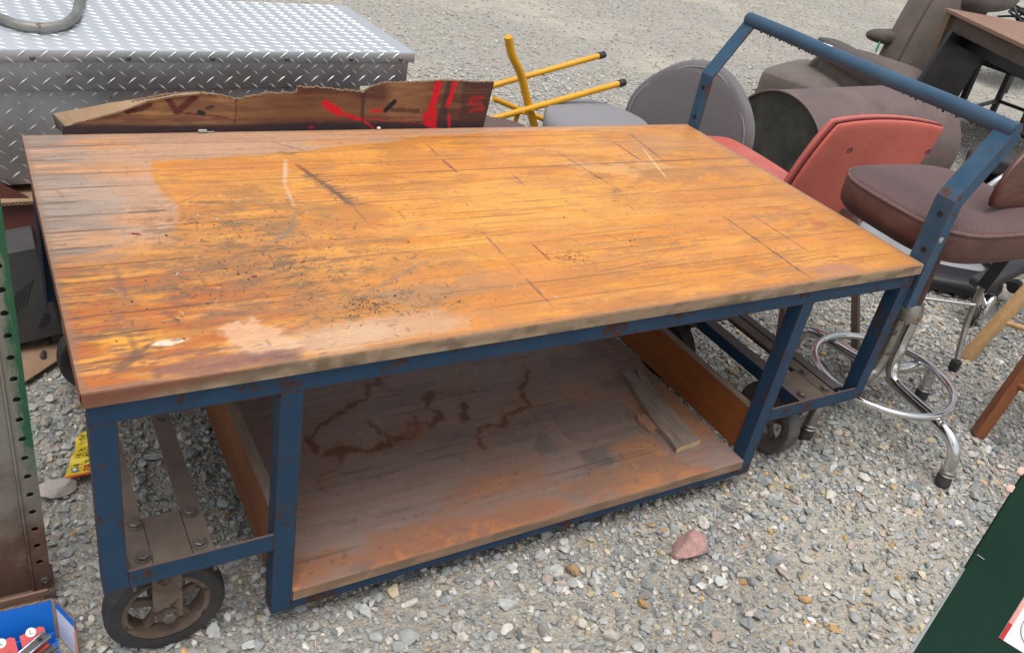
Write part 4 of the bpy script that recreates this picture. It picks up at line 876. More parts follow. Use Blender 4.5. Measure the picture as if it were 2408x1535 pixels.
for bz, r_ in ((.056, .007), (.030, .010)):
    mb = MB(); lathe(mb, [(r_, 0), (r_, .003), (r_ * .6, .0045), (r_ * .5, .003), (.0001, .003)], (-.0705 if bz > .04 else -.066, .2255 if bz > .04 else .2092, bz), (0, -1, 0), 14); mb.out('bolt', 'bolt', up, smooth='auto')

# ------------------------------------------------------------ yellow folding frame
ye = thing('folding_chair_frame', 'overturned yellow tubular folding chair frame with black foot caps', 'folding chair', (1.6, 1.55, 0))
mb = MB()
def flatbar(mb, P_, r, seg=14, flat=.55): tube(mb, catmull(P_, 5), r, seg, flat=flat); return mb
tube(mb, catmull([(1.474, 1.50, .715), (1.500, 1.50, .655), (1.548, 1.50, .590), (1.60, 1.50, .484), (1.648, 1.50, .39), (1.74, 1.50, .20), (1.835, 1.50, .012)], 6), [.0185] * 30 + [.0185] * 7, 16, flat=.75); mb.out('side_rail', 'yellow', ye, smooth='auto', label='thick curved yellow side rail')
for a, b in (((1.40, 1.475, .424), (1.965, 1.475, .568)), ((1.545, 1.75, .449), (2.055, 1.75, .588))):
    a, b = np.array(a), np.array(b); mb = MB(); tube(mb, [a, (a + b) / 2, b], .0115, 14); lg = mb.out('leg', 'yellow', ye, smooth='auto')
    mb = MB(); d = unit(b - a); lathe(mb, [(.0122, -.004), (.0142, -.002), (.0142, .022), (.012, .026)], b, d, 14); mb.out('foot_cap', 'black_cap', lg, smooth='auto')
for a, b, r_ in (((1.500, 1.62, .512), (1.487, 1.62, .455), .007), ((1.515, 1.60, .465), (1.80, 1.60, .366), .010), ((1.560, 1.49, .455), (1.545, 1.49, .36), .009)):
    mb = MB(); tube(mb, [a, b], r_, 10); mb.out('brace', 'yellow', ye, smooth='auto')
for p_ in ((1.598, 1.461, .475), (1.562, 1.461, .463)):
    mb = MB(); hexbolt(mb, p_, .0055, .004, (0, -1, 0)); mb.out('pivot_bolt', 'yellow', ye)

# ------------------------------------------------------------ small maroon stool behind the cart
ms = thing('round_stool', 'round maroon stool seat just behind the cart, under the yellow frame', 'stool', (1.44, 1.38, 0))
pad('seat', 'fab_maroon', ms, (1.44, 1.39, .425), X, Y, .105, .105, .022, k=1.9, n=20)
mb = MB(); tube(mb, [(1.44, 1.39, .41), (1.44, 1.39, .012)], .016, 12); lathe(mb, [(.13, 0), (.13, .008), (.03, .02)], (1.44, 1.39, .012), (0, 0, 1), 24); mb.out('pedestal', 'black_metal', ms, smooth='auto')

# ------------------------------------------------------------ grey office chair
gc = thing('grey_office_chair', 'grey tweed office chair with rounded back behind the cart corner', 'office chair', (1.98, 1.36, 0))
nrm_ = unit((-1, -.5, .15)); Ub = unit(np.cross((0, 0, 1), nrm_)); Vb = np.cross(nrm_, Ub)
_, rim = pad('backrest', 'fab_grey', gc, (2.185, 1.275, .468), Ub, Vb, .255, .250, .045, k=1.15, n=34, fl=10, bend=.035)
mb = MB(); tube(mb, [p + nrm_ * .038 - (p - np.array((2.185, 1.275, .468))) * .10 for p in rim[::2]], .0035, 6, closed=True); mb.out('piping', 'fab_lgrey', gc, smooth=True)
pad('seat', 'fab_lgrey', gc, (1.815, 1.365, .452), unit((-1, -.25, 0)), unit((.25, -1, 0)), .215, .20, .042, k=1.2, n=26, fl=8, bend=-.01)
mb = MB(); beam(mb, (1.85, 1.36, .40), (2.20, 1.31, .40), .05, .012, (0, 0, 1)); beam(mb, (2.20, 1.32, .40), (2.205, 1.335, .56), .05, .012, (1, 0, 0)); tube(mb, [(1.9, 1.36, .40), (1.9, 1.36, .10)], .025, 14); mb.out('support', 'black_metal', gc, smooth='auto')
for j in range(5):
    a = 2 * math.pi * j / 5 + .4; q = np.array((math.cos(a), math.sin(a), 0)); c0 = np.array((1.9, 1.36, .11)); mb = MB(); beam(mb, c0, c0 + q * .27 - Z * .035, .035, .03, Z, .006); lg = mb.out('leg', 'black_metal', gc)
    mb = MB(); w_ = c0 + q * .27; w_[2] = .028; lathe(mb, [(.026, -.02), (.028, -.012), (.028, .012), (.026, .02)], w_, np.cross(q, Z), 16); mb.out('castor', 'black_cap', lg, smooth='auto')

# ------------------------------------------------------------ drum lying on its side
A_, B_ = np.array((2.86, 1.46, .272)), np.array((3.98, 1.57, .272)); dax = unit(B_ - A_); ln = float(np.linalg.norm(B_ - A_))
dr = thing('metal_drum', 'brown metal drum lying on its side on the gravel behind the red chair', 'drum', (3.5, 1.6, 0))
mb = MB(); pr = [(.260, .030), (.263, .002), (.269, 0), (.271, .005), (.268, .012), (.268, .03), (.268, ln * .5), (.268, ln - .03), (.271, ln - .006), (.269, ln), (.262, ln - .002), (.258, ln - .03)]
lathe(mb, pr, A_, dax, 64); mb.F = [f for f in mb.F if len(f) == 4]; mb.out('barrel', 'drum', dr, smooth='auto')
for h_, nm in ((.014, 1), (ln - .028, -1)):
    mb = MB(); lathe(mb, [(.2605, h_), (.245, h_ + .001 * nm), (.239, h_ + .004 * nm), (.0001, h_ + .004 * nm)], A_, dax, 64); mb.out('end_cap', 'drum_end' if nm > 0 else 'drum', dr, smooth='auto', label='mouldy dark end of the drum' if nm > 0 else None)
# grey rods on the gravel behind the drum
for i, (a, b, r_, mt) in enumerate((((3.30, 2.20, .020), (4.05, 2.42, .02), .016, 'galv'), ((3.36, 2.30, .02), (4.10, 2.47, .02), .013, 'chrome_d'), ((3.42, 2.40, .018), (4.15, 2.52, .018), .014, 'galv'), ((3.62, 2.55, .022), (4.35, 2.62, .05), .016, 'brown_tube'))):
    mb = MB(); tube(mb, [a, b], r_, 12); rd = mk('metal_rod', mb.V, mb.F, mt, None, smooth='auto', loc=a, label=('grey metal rod nearest to the drum on the gravel', 'shiny silver rod, second one behind the drum', 'grey rod, third one behind the drum', 'brown rod at the back of the rods by the drum')[i], cat='rod', group='metal rods lying behind the drum')
    if i == 0: mb = MB(); lathe(mb, [(.018, -.02), (.018, .02)], a, unit(np.array(b) - np.array(a)), 12); mb.out('end_cap', 'black_cap', rd)

# ------------------------------------------------------------ recliner
rc = thing('recliner', 'brown suede recliner armchair with footrest behind the drum', 'armchair', (5.0, 2.6, 0))
s_ = np.array((.93, .37, 0)); d_ = np.array((-.37, .93, 0))
puck('footrest', 'fab_brown', rc, (4.42, 2.62, .26), s_, d_, .40, .26, [(.93, -.245), (.985, -.225), (1.0, -.18), (1.0, -.06), (.992, -.03), (.965, -.008), (.90, .004), (.6, .016), (.1, .022)], ex=5, n=96)
mb = MB(); tube(mb, [np.array((4.42, 2.62, .12)) + s_ * .403 * abs(math.cos(t)) ** .4 * np.sign(math.cos(t)) + d_ * .263 * abs(math.sin(t)) ** .4 * np.sign(math.sin(t)) for t in np.linspace(0, 2 * math.pi, 90, endpoint=False)], .007, 6, closed=True); mb.out('piping', 'fab_brown_dk', rc, smooth=True)
pad('seat_cushion', 'fab_brown', rc, (4.86, 2.60, .26), s_, d_, .36, .32, .10, k=.3, n=40, fl=8, wr=.020)
aa, ab = np.array((4.48, 2.70, .435)), np.array((4.34, 2.03, .405))
puck('armrest', 'fab_brown_dk', rc, (aa + ab) / 2 + Z * .03, unit(ab - aa), np.cross(Z, unit(ab - aa)), .37, .085, [(.9, -.09), (1, -.075), (1, -.02), (.97, .0), (.8, .010), (.3, .014)], ex=5)
V, F, _ = pad_surf((aa + ab) / 2 - Z * .20 + s_ * .01, unit(ab - aa), Z, .32, .16, .05, k=.15, n=24, fl=10, wr=.010); mk('side_panel', V, F, 'fab_brown', rc, smooth=True)
pad('armrest', 'fab_brown_dk', rc, (5.36, 2.88, .455), unit((1, .1, 0)), unit((-.1, 1, 0)), .28, .08, .04, k=.5, n=24, fl=6)
Ub2, Vb2 = unit((1, .12, 0)), unit((.36, .10, .93))
V, F, rim = pad_surf((5.62, 2.78, .50), Ub2, Vb2, .36, .47, .16, k=.45, n=40, fl=7, wr=.010, bendv=.0); mk('backrest', V, F, 'fab_brown', rc, smooth=True)
mb = MB(); tube(mb, [p - np.cross(Ub2, Vb2) * -.05 for p in rim], .007, 6, closed=True); mb.out('piping', 'fab_brown_dk', rc, smooth=True)
pad('headrest', 'fab_brown', rc, (5.93, 2.72, .88), Ub2, Vb2, .36, .19, .15, k=.6, n=30, fl=5)
mb = MB(); beam(mb, (4.6, 2.3, .05), (5.6, 2.7, .05), .4, .09, Z, .01); mb.out('base_frame', 'dkwood', rc)
# green tag loop hanging from the far arm
mb = MB(); cc = np.array((5.12, 2.80, .40)); tube(mb, [cc + .022 * (math.cos(t) * unit(s_) * .55 + math.sin(t) * Z * 1.6) for t in np.linspace(0, 6.28, 20, endpoint=False)], .004, 6, closed=True); mk('green_tie', mb.V, mb.F, 'green_plastic', None, smooth=True, loc=cc, label='green tie loop hanging from the far arm of the recliner', cat='tie')

# ------------------------------------------------------------ old wooden table at the upper right
wt = thing('wooden_table', 'old wooden table with dark apron and scraped leg at the upper right', 'table', (5.5, 1.8, 0))
e1 = unit((-.387, -.787, 0)); e2 = unit((.787, -.387, 0)); K0 = np.array((5.195, 2.465, 0))
def wp(a, b, z): return K0 + e1 * a + e2 * b + Z * z
def wbox(a0, a1, b0, b1, z0, z1, bev=.002):
    V, F = bm_box(a1 - a0, b1 - b0, z1 - z0, bev); m_ = MB(); m_.add([wp(*p) for p in (V + np.array(((a0 + a1) / 2, (b0 + b1) / 2, (z0 + z1) / 2)))], [f[::-1] for f in F]); return m_
for i in range(7): wbox(-.01, 1.35, -.01 + i * .13, .1185 + i * .13, .728, .750, .002).out('top_plank', 'oldwood', wt)
wbox(.03, 1.30, .03, .055, .635, .7275).out('apron', 'dkwood', wt); wbox(.03, .055, .056, .86, .635, .7275).out('apron', 'dkwood', wt)
for a, b in ((.03, .03), (1.27, .03), (.03, .83), (1.27, .83)):
    mb = MB(); k = len(mb.V); q = [wp(a - .0275, b - .0275, .7270), wp(a + .0275, b - .0275, .7270), wp(a + .0275, b + .0275, .7270), wp(a - .0275, b + .0275, .7270)]; q2 = [wp(a - .018, b - .018, .004), wp(a + .018, b - .018, .004), wp(a + .018, b + .018, .004), wp(a - .018, b + .018, .004)]
    mb.add(q + q2, [(0, 1, 2, 3), (7, 6, 5, 4)] + [(i, i + 4, (i + 1) % 4 + 4, (i + 1) % 4) for i in range(4)]); mb.out('leg', 'oldleg', wt)
wbox(.10, 1.2, .10, .12, .56, .634).out('inner_rail', 'black_metal', wt); wbox(.095, .105, .09, .10, .54, .66).out('bracket', 'chrome_d', wt)
V, F = [], []
poly = [(5.06, .655), (5.50, .53), (5.38, .15), (5.22, .004), (4.96, .004), (4.93, .30)]
n = len(poly); V = [(a, 2.28, b) for a, b in poly] + [(a + .01, 2.31, b) for a, b in poly]; F = [tuple(range(n)), tuple(range(2 * n - 1, n - 1, -1))] + [(i, i + n, (i + 1) % n + n, (i + 1) % n) for i in range(n)]
mk('side_panel', V, F, 'black_metal', wt, label='slanted black panel under the table top')
# ------------------------------------------------------------ black metal stand
bs_ = thing('black_metal_stand', 'low black metal stand with mesh top beneath the wooden table at the right', 'stand', (6.0, 2.2, 0))
C4 = [np.array(p) for p in ((5.57, 2.34, .48), (6.35, 2.55, .48), (6.45, 1.85, .48), (5.67, 1.66, .48))]
mb = MB(); mb.add(C4 + [p + Z * .008 for p in C4], [(3, 2, 1, 0), (4, 5, 6, 7), (0, 1, 5, 4), (1, 2, 6, 5), (2, 3, 7, 6), (3, 0, 4, 7)]); mb.out('mesh_top', 'mesh_top', bs_)
for i in range(4):
    a, b = C4[i], C4[(i + 1) % 4]; mb = MB(); beam(mb, a - Z * .018, b - Z * .018, .025, .035, Z); mb.out('top_rail', 'black_metal', bs_)
    mb = MB(); beam(mb, a - Z * .03, np.array((a[0], a[1], .004)), .038, .038, (1, 0, 0), .003); mb.out('leg', 'black_metal', bs_)
    mb = MB(); a2, b2 = np.array((a[0], a[1], .12)), np.array((b[0], b[1], .12)); beam(mb, a2, b2, .022, .022, Z); mb.out('stretcher', 'black_metal', bs_)
mb = MB(); tube(mb, catmull([(5.7, 2.2, .492), (5.62, 2.28, .494), (5.66, 2.36, .494), (5.78, 2.34, .494), (5.74, 2.24, .494)], 8), .004, 6); mk('wire_loop', mb.V, mb.F, 'string', None, smooth=True, loc=(5.7, 2.3, .49), label='pale wire loop lying on the corner of the black mesh stand', cat='wire')
# black frame with cords beyond the recliner
bf = thing('cord_bin', 'black frame holding a tangle of black cords at the upper right corner', 'frame', (8.2, 3.3, 0))
mb = MB()
for z_ in (.42, .50): beam(mb, (7.25, 3.05, z_), (9.2, 3.15, z_), .04, .05, Z, .004)
for x_ in (7.3, 9.1): beam(mb, (x_, 3.07, .40), (x_, 3.07, .004), .05, .05, (1, 0, 0), .004)
beam(mb, (7.3, 3.6, .44), (9.1, 3.6, .44), .04, .05, Z); [beam(mb, (x_, 3.6, .42), (x_, 3.6, .004), .05, .05, (1, 0, 0)) for x_ in (7.3, 9.1)]; box(mb, (7.3, 3.1, .44), (9.1, 3.58, .455)); mb.out('frame', 'black_metal', bf)
for j in range(9):
    mb = MB(); rr = np.random.default_rng(j); P_ = [(7.5 + .12 * i + rr.uniform(-.1, .1), 3.3 + rr.uniform(-.15, .2), .47 + rr.uniform(0, .18)) for i in range(9)]; tube(mb, catmull(P_, 6), .010, 6); mb.out('cord', 'black_cap', bf, smooth=True)

# ------------------------------------------------------------ salmon chair
sc_ = thing('salmon_chair', 'salmon pink vinyl chair seen from behind, right of the cart', 'chair', (2.28, .75, 0))
def bil(TL, TR, BR, BL, u, v): return (TL * (1 - u) + TR * u) * (1 - v) + (BL * (1 - u) + BR * u) * v
def shell(name, mat, parent, TL, TR, BR, BL, off, th_, n=34, k=.28, crown=.03, fl=12, dip=0):
    TL, TR, BR, BL = [np.array(q, float) for q in (TL, TR, BR, BL)]; N = unit(np.cross(TR - TL, BL - TL)); V1, V2 = [], []
    t = np.sin(np.linspace(-1, 1, n) * math.pi / 2)
    for a in t:
        for b in t:
            u = a * math.sqrt(1 - k * b * b * .5) * .5 / math.sqrt(1 - k * .5 * 0) + .5; v = b * math.sqrt(1 - k * a * a * .5) * .5 + .5
            p = bil(TL, TR, BR, BL, u, v) + N * (off + crown * (1 - (2 * u - 1) ** 2)) + dip * Z * (1 - (2 * u - 1) ** 2) * (1 - v)
            h = th_ * ((1 - abs(a) ** fl) * (1 - abs(b) ** fl)) ** .35; V1.append(p + N * h); V2.append(p - N * h)
    F = []
    for i in range(n - 1):
        for j in range(n - 1):
            a = i * n + j; F.append((a, a + 1, a + n + 1, a + n)); a += n * n; F.append((a, a + n, a + n + 1, a + 1))
    mk(name, np.array(V1 + V2), F, mat, parent, smooth=True)
    idx = [(i, 0) for i in range(n)] + [(n - 1, j) for j in range(1, n)] + [(i, n - 1) for i in range(n - 2, -1, -1)] + [(0, j) for j in range(n - 2, 0, -1)]
    return [(V1[i * n + j] + V2[i * n + j]) / 2 for i, j in idx], N
TL, TR, BR, BL = (2.115, .612, .762), (2.690, .590, .752), (2.500, .640, .345), (1.985, .640, .360)
rim, N_ = shell('back_shell', 'salmon', sc_, TL, TR, BR, BL, .0, .011, crown=.022, k=.42, dip=-.012)
rim2, _ = shell('back_cushion', 'salmon', sc_, np.array(TL) + (0.0, .028, .006), np.array(TR) + (0, .028, .006), np.array(BR) + (0, .028, 0), np.array(BL) + (0, .028, 0), .0, .017, crown=.022, k=.42, dip=-.012)
mb = MB(); tube(mb, [p + np.array((0, .012, .002)) for p in rim], .0042, 6, closed=True); mb.out('seam', 'salmon_dk', sc_, smooth=True)
for p_ in ((2.20, .588, .665), (2.575, .572, .655)):
    mb = MB(); lathe(mb, [(.012, 0), (.011, .002), (.006, .001), (.0001, .001)], p_, N_ if N_[1] < 0 else -N_, 16); mb.out('grommet', 'salmon_dk', sc_, smooth='auto')
pad('seat', 'salmon', sc_, (2.035, .865, .482), X, unit((0, 1, .03)), .165, .235, .040, k=.45, n=30, fl=9, bend=.0)
mb = MB(); beam(mb, (2.15, .62, .44), (2.15, 1.0, .44), .03, .02, Z); beam(mb, (2.40, .62, .42), (2.15, .80, .43), .03, .02, Z); beam(mb, (2.12, .70, .425), (2.48, .70, .425), .03, .02, Z); mb.out('seat_frame', 'brown_tube', sc_, kind='stuff')
for a, b in (((2.400, .62, .42), (2.232, .276, .004)), ((2.16, .66, .43), (2.124, .519, .004)), ((2.17, 1.0, .43), (2.08, 1.15, .004)), ((2.14, .72, .43), (2.30, .95, .004))):
    mb = MB(); beam(mb, a, b, .024, .024, (0, 1, .3), .002); mb.out('leg', 'brown_tube', sc_)

# ------------------------------------------------------------ maroon drafting stool on a chrome pedestal
ds = thing('drafting_stool', 'maroon cushioned stool on a chrome pedestal with round foot ring', 'stool', (2.09, .13, 0))
Us, Vs_ = unit((1, -.06, 0)), unit((.06, 1, 0)); SC = (2.125, .180, .694)
puck('seat', 'fab_maroon', ds, SC, Us, Vs_, .248, .218, [(.975, .0), (.975, .004), (.955, .010), (.90, .014), (.7, .018), (.4, .020), (.1, .021)])
puck('seat_side', 'vinyl', ds, SC, Us, Vs_, .248, .218, [(.86, -.084), (.94, -.080), (.985, -.066), (1.0, -.045), (1.002, -.02), (.992, -.004), (.978, 0)])
mb = MB(); P_ = []
for j in range(96): t = 2 * math.pi * j / 96; ct, st2 = math.cos(t), math.sin(t); P_.append(np.array(SC) + Us * .2455 * abs(ct) ** (2 / 3.6) * (1 if ct > 0 else -1) + Vs_ * .2155 * abs(st2) ** (2 / 3.6) * (1 if st2 > 0 else -1) + Z * .003)
tube(mb, P_, .0055, 8, closed=True); mb.out('piping', 'pipe', ds, smooth=True)
mb = MB(); tube(mb, [(2.095, .14, .61), (2.092, .135, .50), (2.09, .13, .37)], .026, 18); mb.out('spindle', 'vinyl', ds, smooth='auto')
mb = MB(); lathe(mb, [(.020, .048), (.030, .044), (.037, .030), (.040, .012), (.040, 0), (.034, -.014), (.030, -.020)], (2.09, .13, .365), (0, 0, 1), 28); mb.out('collar', 'chrome_d', ds, smooth='auto')
FEET = [(2.071, -.180), (1.821, .109), (2.379, .133), (2.081, .434)]
for i, (fx_, fy_) in enumerate(FEET):
    q = unit((fx_ - 2.09, fy_ - .13, 0)); rr_ = math.hypot(fx_ - 2.09, fy_ - .13); c0 = np.array((2.09, .13, 0)); mb = MB()
    P_ = catmull([c0 + q * .024 + Z * .355, c0 + q * .024 + Z * .28, c0 + q * .026 + Z * .215, c0 + q * .045 + Z * .172, c0 + q * .10 + Z * .158, c0 + q * (rr_ - .075) + Z * .148, c0 + q * (rr_ - .028) + Z * .130, c0 + q * (rr_ - .006) + Z * .095, c0 + q * (rr_) + Z * .045], 6)
    tube(mb, P_, .0175, 16); lg = mb.out('leg', 'chrome' if i != 1 else 'chrome_d', ds, smooth='auto')
    mb = MB(); e_ = c0 + q * rr_; [lathe(mb, [(.0185, z_), (.0215, z_ + .004), (.0185, z_ + .008)], e_, (0, 0, 1), 16) for z_ in (.036, .048)]; mb.out('collar_ring', 'chrome_d', lg, smooth='auto', kind='stuff')
    mb = MB(); lathe(mb, [(.0165, .002), (.0205, .006), (.0205, .034), (.016, .040)], e_ + q * .004, unit((q[0] * -.15, q[1] * -.15, 1)), 14); mb.out('rubber_foot', 'rubber', lg, smooth='auto')
mb = MB(); cR = np.array((2.070, .110, .176)); tube(mb, [cR + .200 * np.array((math.cos(t), math.sin(t), 0)) for t in np.linspace(0, 2 * math.pi, 72, endpoint=False)], .0105, 14, closed=True); mb.out('foot_ring', 'chrome', ds, smooth=True)

# ------------------------------------------------------------ wood-backed chair on chrome legs, far right
bc = thing('laminated_back_chair', 'chair with dark red laminated wooden back and chrome legs at the right edge', 'chair', (2.8, .25, 0))
shell('backrest', 'lamwood', bc, (2.120, .05, .905), (2.56, .05, .88), (2.50, .05, .700), (2.060, .05, .715), 0, .012, k=.7, crown=.03)
mb = MB(); beam(mb, (2.40, .06, .80), (2.68, .20, .62), .04, .006, Z); mb.out('back_bracket', 'black_metal', bc)
for off_ in ((0, 0), (.30, -.33)):
    o_ = np.array((off_[0], off_[1], 0)); mb = MB(); beam(mb, np.array((2.675, .200, .645)) + o_, np.array((2.690, .262, .300)) + o_, .038, .006, (1, .3, 0), .001); mb.out('flat_bar', 'black_metal', bc)
    mb = MB(); tube(mb, catmull([np.array(p) + o_ for p in ((2.700, .262, .335), (2.705, .270, .27), (2.700, .262, .18), (2.680, .235, .09), (2.665, .215, .045))], 6), .0105, 12); lg = mb.out('leg', 'chrome_d', bc, smooth='auto')
    mb = MB(); q = np.array((2.663, .213, .024)) + o_; V, F = bm_box(.03, .03, .042, .006, 2); mb.add(V + q, F); mb.out('foot', 'black_cap', lg, smooth='auto')
mb = MB(); tube(mb, [(2.700, .262, .23), (2.45, .43, .21)], .0055, 10); mb.out('stretcher', 'chrome', bc, smooth='auto')
# ------------------------------------------------------------ wooden stools at the right edge
def wstool(name, label, mat, legs, rungs, seat):
    t = thing(name, label, 'stool', (*seat[:2], 0), 'wooden stools at the right edge')
    for a, b, w_ in legs: mb = MB(); beam(mb, a, b, w_, w_, (.5, .6, .3), w_ * .12, 2); mb.out('leg', mat, t, smooth='auto')
    for a, b, r_ in rungs: mb = MB(); tube(mb, [a, b], r_, 12); mb.out('rung', mat, t, smooth='auto')
    mb = MB(); lathe(mb, [(.12, 0), (.165, .004), (.17, .015), (.165, .028), (.14, .032), (.0001, .030)], seat, (0, 0, 1), 36); mb.out('seat', mat, t, smooth='auto')
wstool('wooden_stool', 'pale pine stool leg and rungs beside the chrome leg at the right edge', 'pine', [((2.775, .245, .005), (3.21, .25, .60), .036), ((3.15, -.20, .005), (3.30, .02, .60), .036), ((3.80, .25, .005), (3.50, .25, .60), .036), ((3.70, -.20, .005), (3.48, .02, .60), .036)], [((2.885, .246, .15), (3.18, -.15, .15), .010), ((2.935, .246, .22), (3.69, .25, .22), .010)], (3.37, .13, .60))
wstool('wooden_stool', 'reddish stained wooden stool with one square leg standing on the gravel at the right edge', 'redwood', [((2.405, -.066, .004), (2.515, -.085, .60), .036), ((2.735, -.050, .004), (2.675, -.085, .60), .036), ((2.42, -.44, .004), (2.52, -.28, .60), .036), ((2.82, -.44, .004), (2.68, -.28, .60), .036)], [((2.44, -.073, .2), (2.45, -.39, .2), .010), ((2.46, -.40, .3), (2.76, -.40, .3), .010)], (2.60, -.19, .60))

# ------------------------------------------------------------ black office chair lying behind the stools
oc = thing('black_office_chair', 'black office chair with chrome arm loop lying behind the maroon stool', 'office chair', (3.5, .85, 0))
pad('armrest', 'black_metal', oc, (3.62, .90, .44), unit((1, .1, -.1)), unit((-.1, 1, 0)), .20, .11, .035, k=1.2, n=24)
pad('seat', 'black_metal', oc, (3.75, .80, .30), unit((1, .1, 0)), unit((-.1, 1, .2)), .24, .22, .05, k=.8, n=24)
mb = MB(); tube(mb, catmull([(3.45, .80, .20), (3.40, .78, .36), (3.50, .75, .46), (3.75, .72, .47), (3.95, .70, .46), (4.0, .70, .2)], 8), .014, 12); mb.out('arm_loop', 'chrome', oc, smooth=True)
pad('back_shell', 'grey_plastic', oc, (3.22, .83, .085), unit((1, -.75, 0)), unit((.75, 1, .25)), .30, .12, .03, k=.6, n=24)
pad('back_cushion', 'black_metal', oc, (3.16, .76, .055), unit((1, -.75, 0)), unit((.75, 1, .1)), .34, .14, .035, k=.6, n=24)
mb = MB(); tube(mb, [(3.45, .72, .10), (3.70, .78, .28)], .024, 14); tube(mb, [(3.35, .70, .10), (3.47, .73, .11)], .035, 14); mb.out('gas_column', 'black_cap', oc, smooth='auto')
for j in range(4):
    a = 2 * math.pi * j / 5 - 1.5; q = np.array((math.cos(a) * .5, math.sin(a), .35 * math.sin(a + .6))); c0 = np.array((3.40, .66, .13)); e_ = c0 + q * .17; e_[2] = max(e_[2], .05); mb = MB(); beam(mb, c0, e_, .032, .028, Z, .006); lg = mb.out('leg', 'black_metal', oc)
    mb = MB(); lathe(mb, [(.022, -.022), (.027, -.016), (.027, .016), (.022, .022)], e_, (1, .3, 0), 16); lathe(mb, [(.028, -.008), (.028, .008)], e_ + (.005, 0, 0), (1, .3, 0), 16); mb.out('castor', 'black_cap', lg, smooth='auto', kind='stuff')
# big swivel castor with chrome hood near the right edge
cc_ = thing('chrome_castor', 'black castor wheel with shiny chrome hood at the right edge above the pine stool leg', 'castor', (3.05, .42, 0))
mb = MB(); lathe(mb, [(.018, -.013), (.036, -.014), (.042, -.010), (.042, .010), (.036, .014), (.018, .013)], (3.05, .42, .042), (.6, -1, 0), 28); mb.out('wheel', 'rubber', cc_, smooth='auto')
pad('hood', 'chrome', cc_, (3.075, .405, .085), unit((.5, .2, .9)), unit((.8, .1, -.5)), .055, .03, .022, k=1, n=20); mb = MB(); tube(mb, [(3.05, .40, .10), (3.02, .43, .16), (3.20, .46, .20)], .010, 10); mb.out('stem', 'chrome', cc_, smooth='auto')
mb = MB(); beam(mb, (3.02, .44, .165), (3.5, .45, .30), .08, .035, Z, .006); mb.out('arm', 'black_cap', cc_)
# string and bottle cap by the cart corner
mb = MB(); tube(mb, catmull([(2.30, .62, .075), (2.42, .60, .12), (2.52, .52, .14), (2.47, .46, .10), (2.50, .40, .06)], 8), .0016, 5); tube(mb, catmull([(2.30, .60, .07), (2.5, .52, .10), (2.72, .50, .10)], 6), .0014, 5); mk('string', mb.V, mb.F, 'string', None, smooth=True, loc=(2.4, .55, .08), label='thin pale string tangled below the maroon seat', cat='string')

# ------------------------------------------------------------ blue display box with packets and chrome tools
bb = thing('display_box', 'bright blue cardboard display box at the lower left corner', 'box', (-.14, .05, 0))
def wall(name, a, b, z0, z1, t, mat, nrm): # vertical wall a->b
    a = np.array((*a, 0.)); b = np.array((*b, 0.)); n_ = np.array((*nrm, 0.)) * t; mb = MB()
    P_ = [a + Z * z0, b + Z * z0, b + n_ + Z * z0, a + n_ + Z * z0]; mb.add(P_ + [p + Z * (z1 - z0) for p in P_], [(3, 2, 1, 0), (4, 5, 6, 7), (0, 1, 5, 4), (1, 2, 6, 5), (2, 3, 7, 6), (3, 0, 4, 7)]); return mb.out(name, mat, bb)
wall('back_wall', (-.34, .1455), (-.0655, .1335), .003, .100, .003, 'box_blue', (0, 1)); wall('side_flap', (-.0600, .131), (-.0375, .078), .003, .0785, .003, 'white_label', (.92, .39))
wall('flap_band', (-.0600, .131), (-.0375, .078), .0786, .100, .0031, 'box_blue', (.92, .39)); wall('flap_edge', (-.0345, .0785), (-.0360, .0745), .003, .076, .004, 'red_l', (-.9, -.4))
wall('back_lining', (-.34, .1330), (-.067, .1210), .003, .030, .002, 'box_blue', (0, 1)); mb = MB(); box(mb, (-.34, -.16, .003), (-.064, .130, .006)); mb.out('floor', 'box_blue', bb)
wall('front_wall', (-.34, -.160), (-.064, -.160), .003, .060, .003, 'box_blue', (0, -1)); wall('left_wall', (-.343, -.160), (-.343, .145), .003, .085, .003, 'box_blue', (-1, 0)); wall('corner_strip', (-.0655, .1335), (-.0605, .1315), .003, .0985, .003, 'kraft', (.3, .9))
mb = MB(); tube(mb, [(-.34 + .2745 * t, .147 - .012 * t, .1003 + .0008 * math.sin(t * 90)) for t in np.linspace(0, 1, 60)], .0018, 5); tube(mb, [(-.060 + .0225 * t, .133 - .053 * t, .1003 + .0008 * math.sin(t * 30)) for t in np.linspace(0, 1, 20)], .0018, 5); tube(mb, [(-.0365, .0765, z_) for z_ in np.linspace(.1, .003, 30)], .0018, 5); mb.out('cut_edge', 'card_edge', bb)
def textobj(body, size, loc, rot, mat, parent=None, name='lettering', ext=.0002):
    cu = bpy.data.curves.new(name, 'FONT'); cu.body = body; cu.size = size; cu.align_x = 'CENTER'; cu.align_y = 'CENTER'; cu.extrude = ext
    t = bpy.data.objects.new('tmp', cu); COL.objects.link(t); dg = bpy.context.evaluated_depsgraph_get(); me = bpy.data.meshes.new_from_object(t.evaluated_get(dg)); bpy.data.objects.remove(t)
    Mx = Matrix.Translation(Vector(loc)) @ (rot if isinstance(rot, Matrix) else Matrix.Rotation(rot, 4, 'Z')); me.transform(Mx)
    V = [tuple(v.co) for v in me.vertices]; F = [tuple(p.vertices) for p in me.polygons]; bpy.data.meshes.remove(me); return mk(name, V, F, mat, parent)
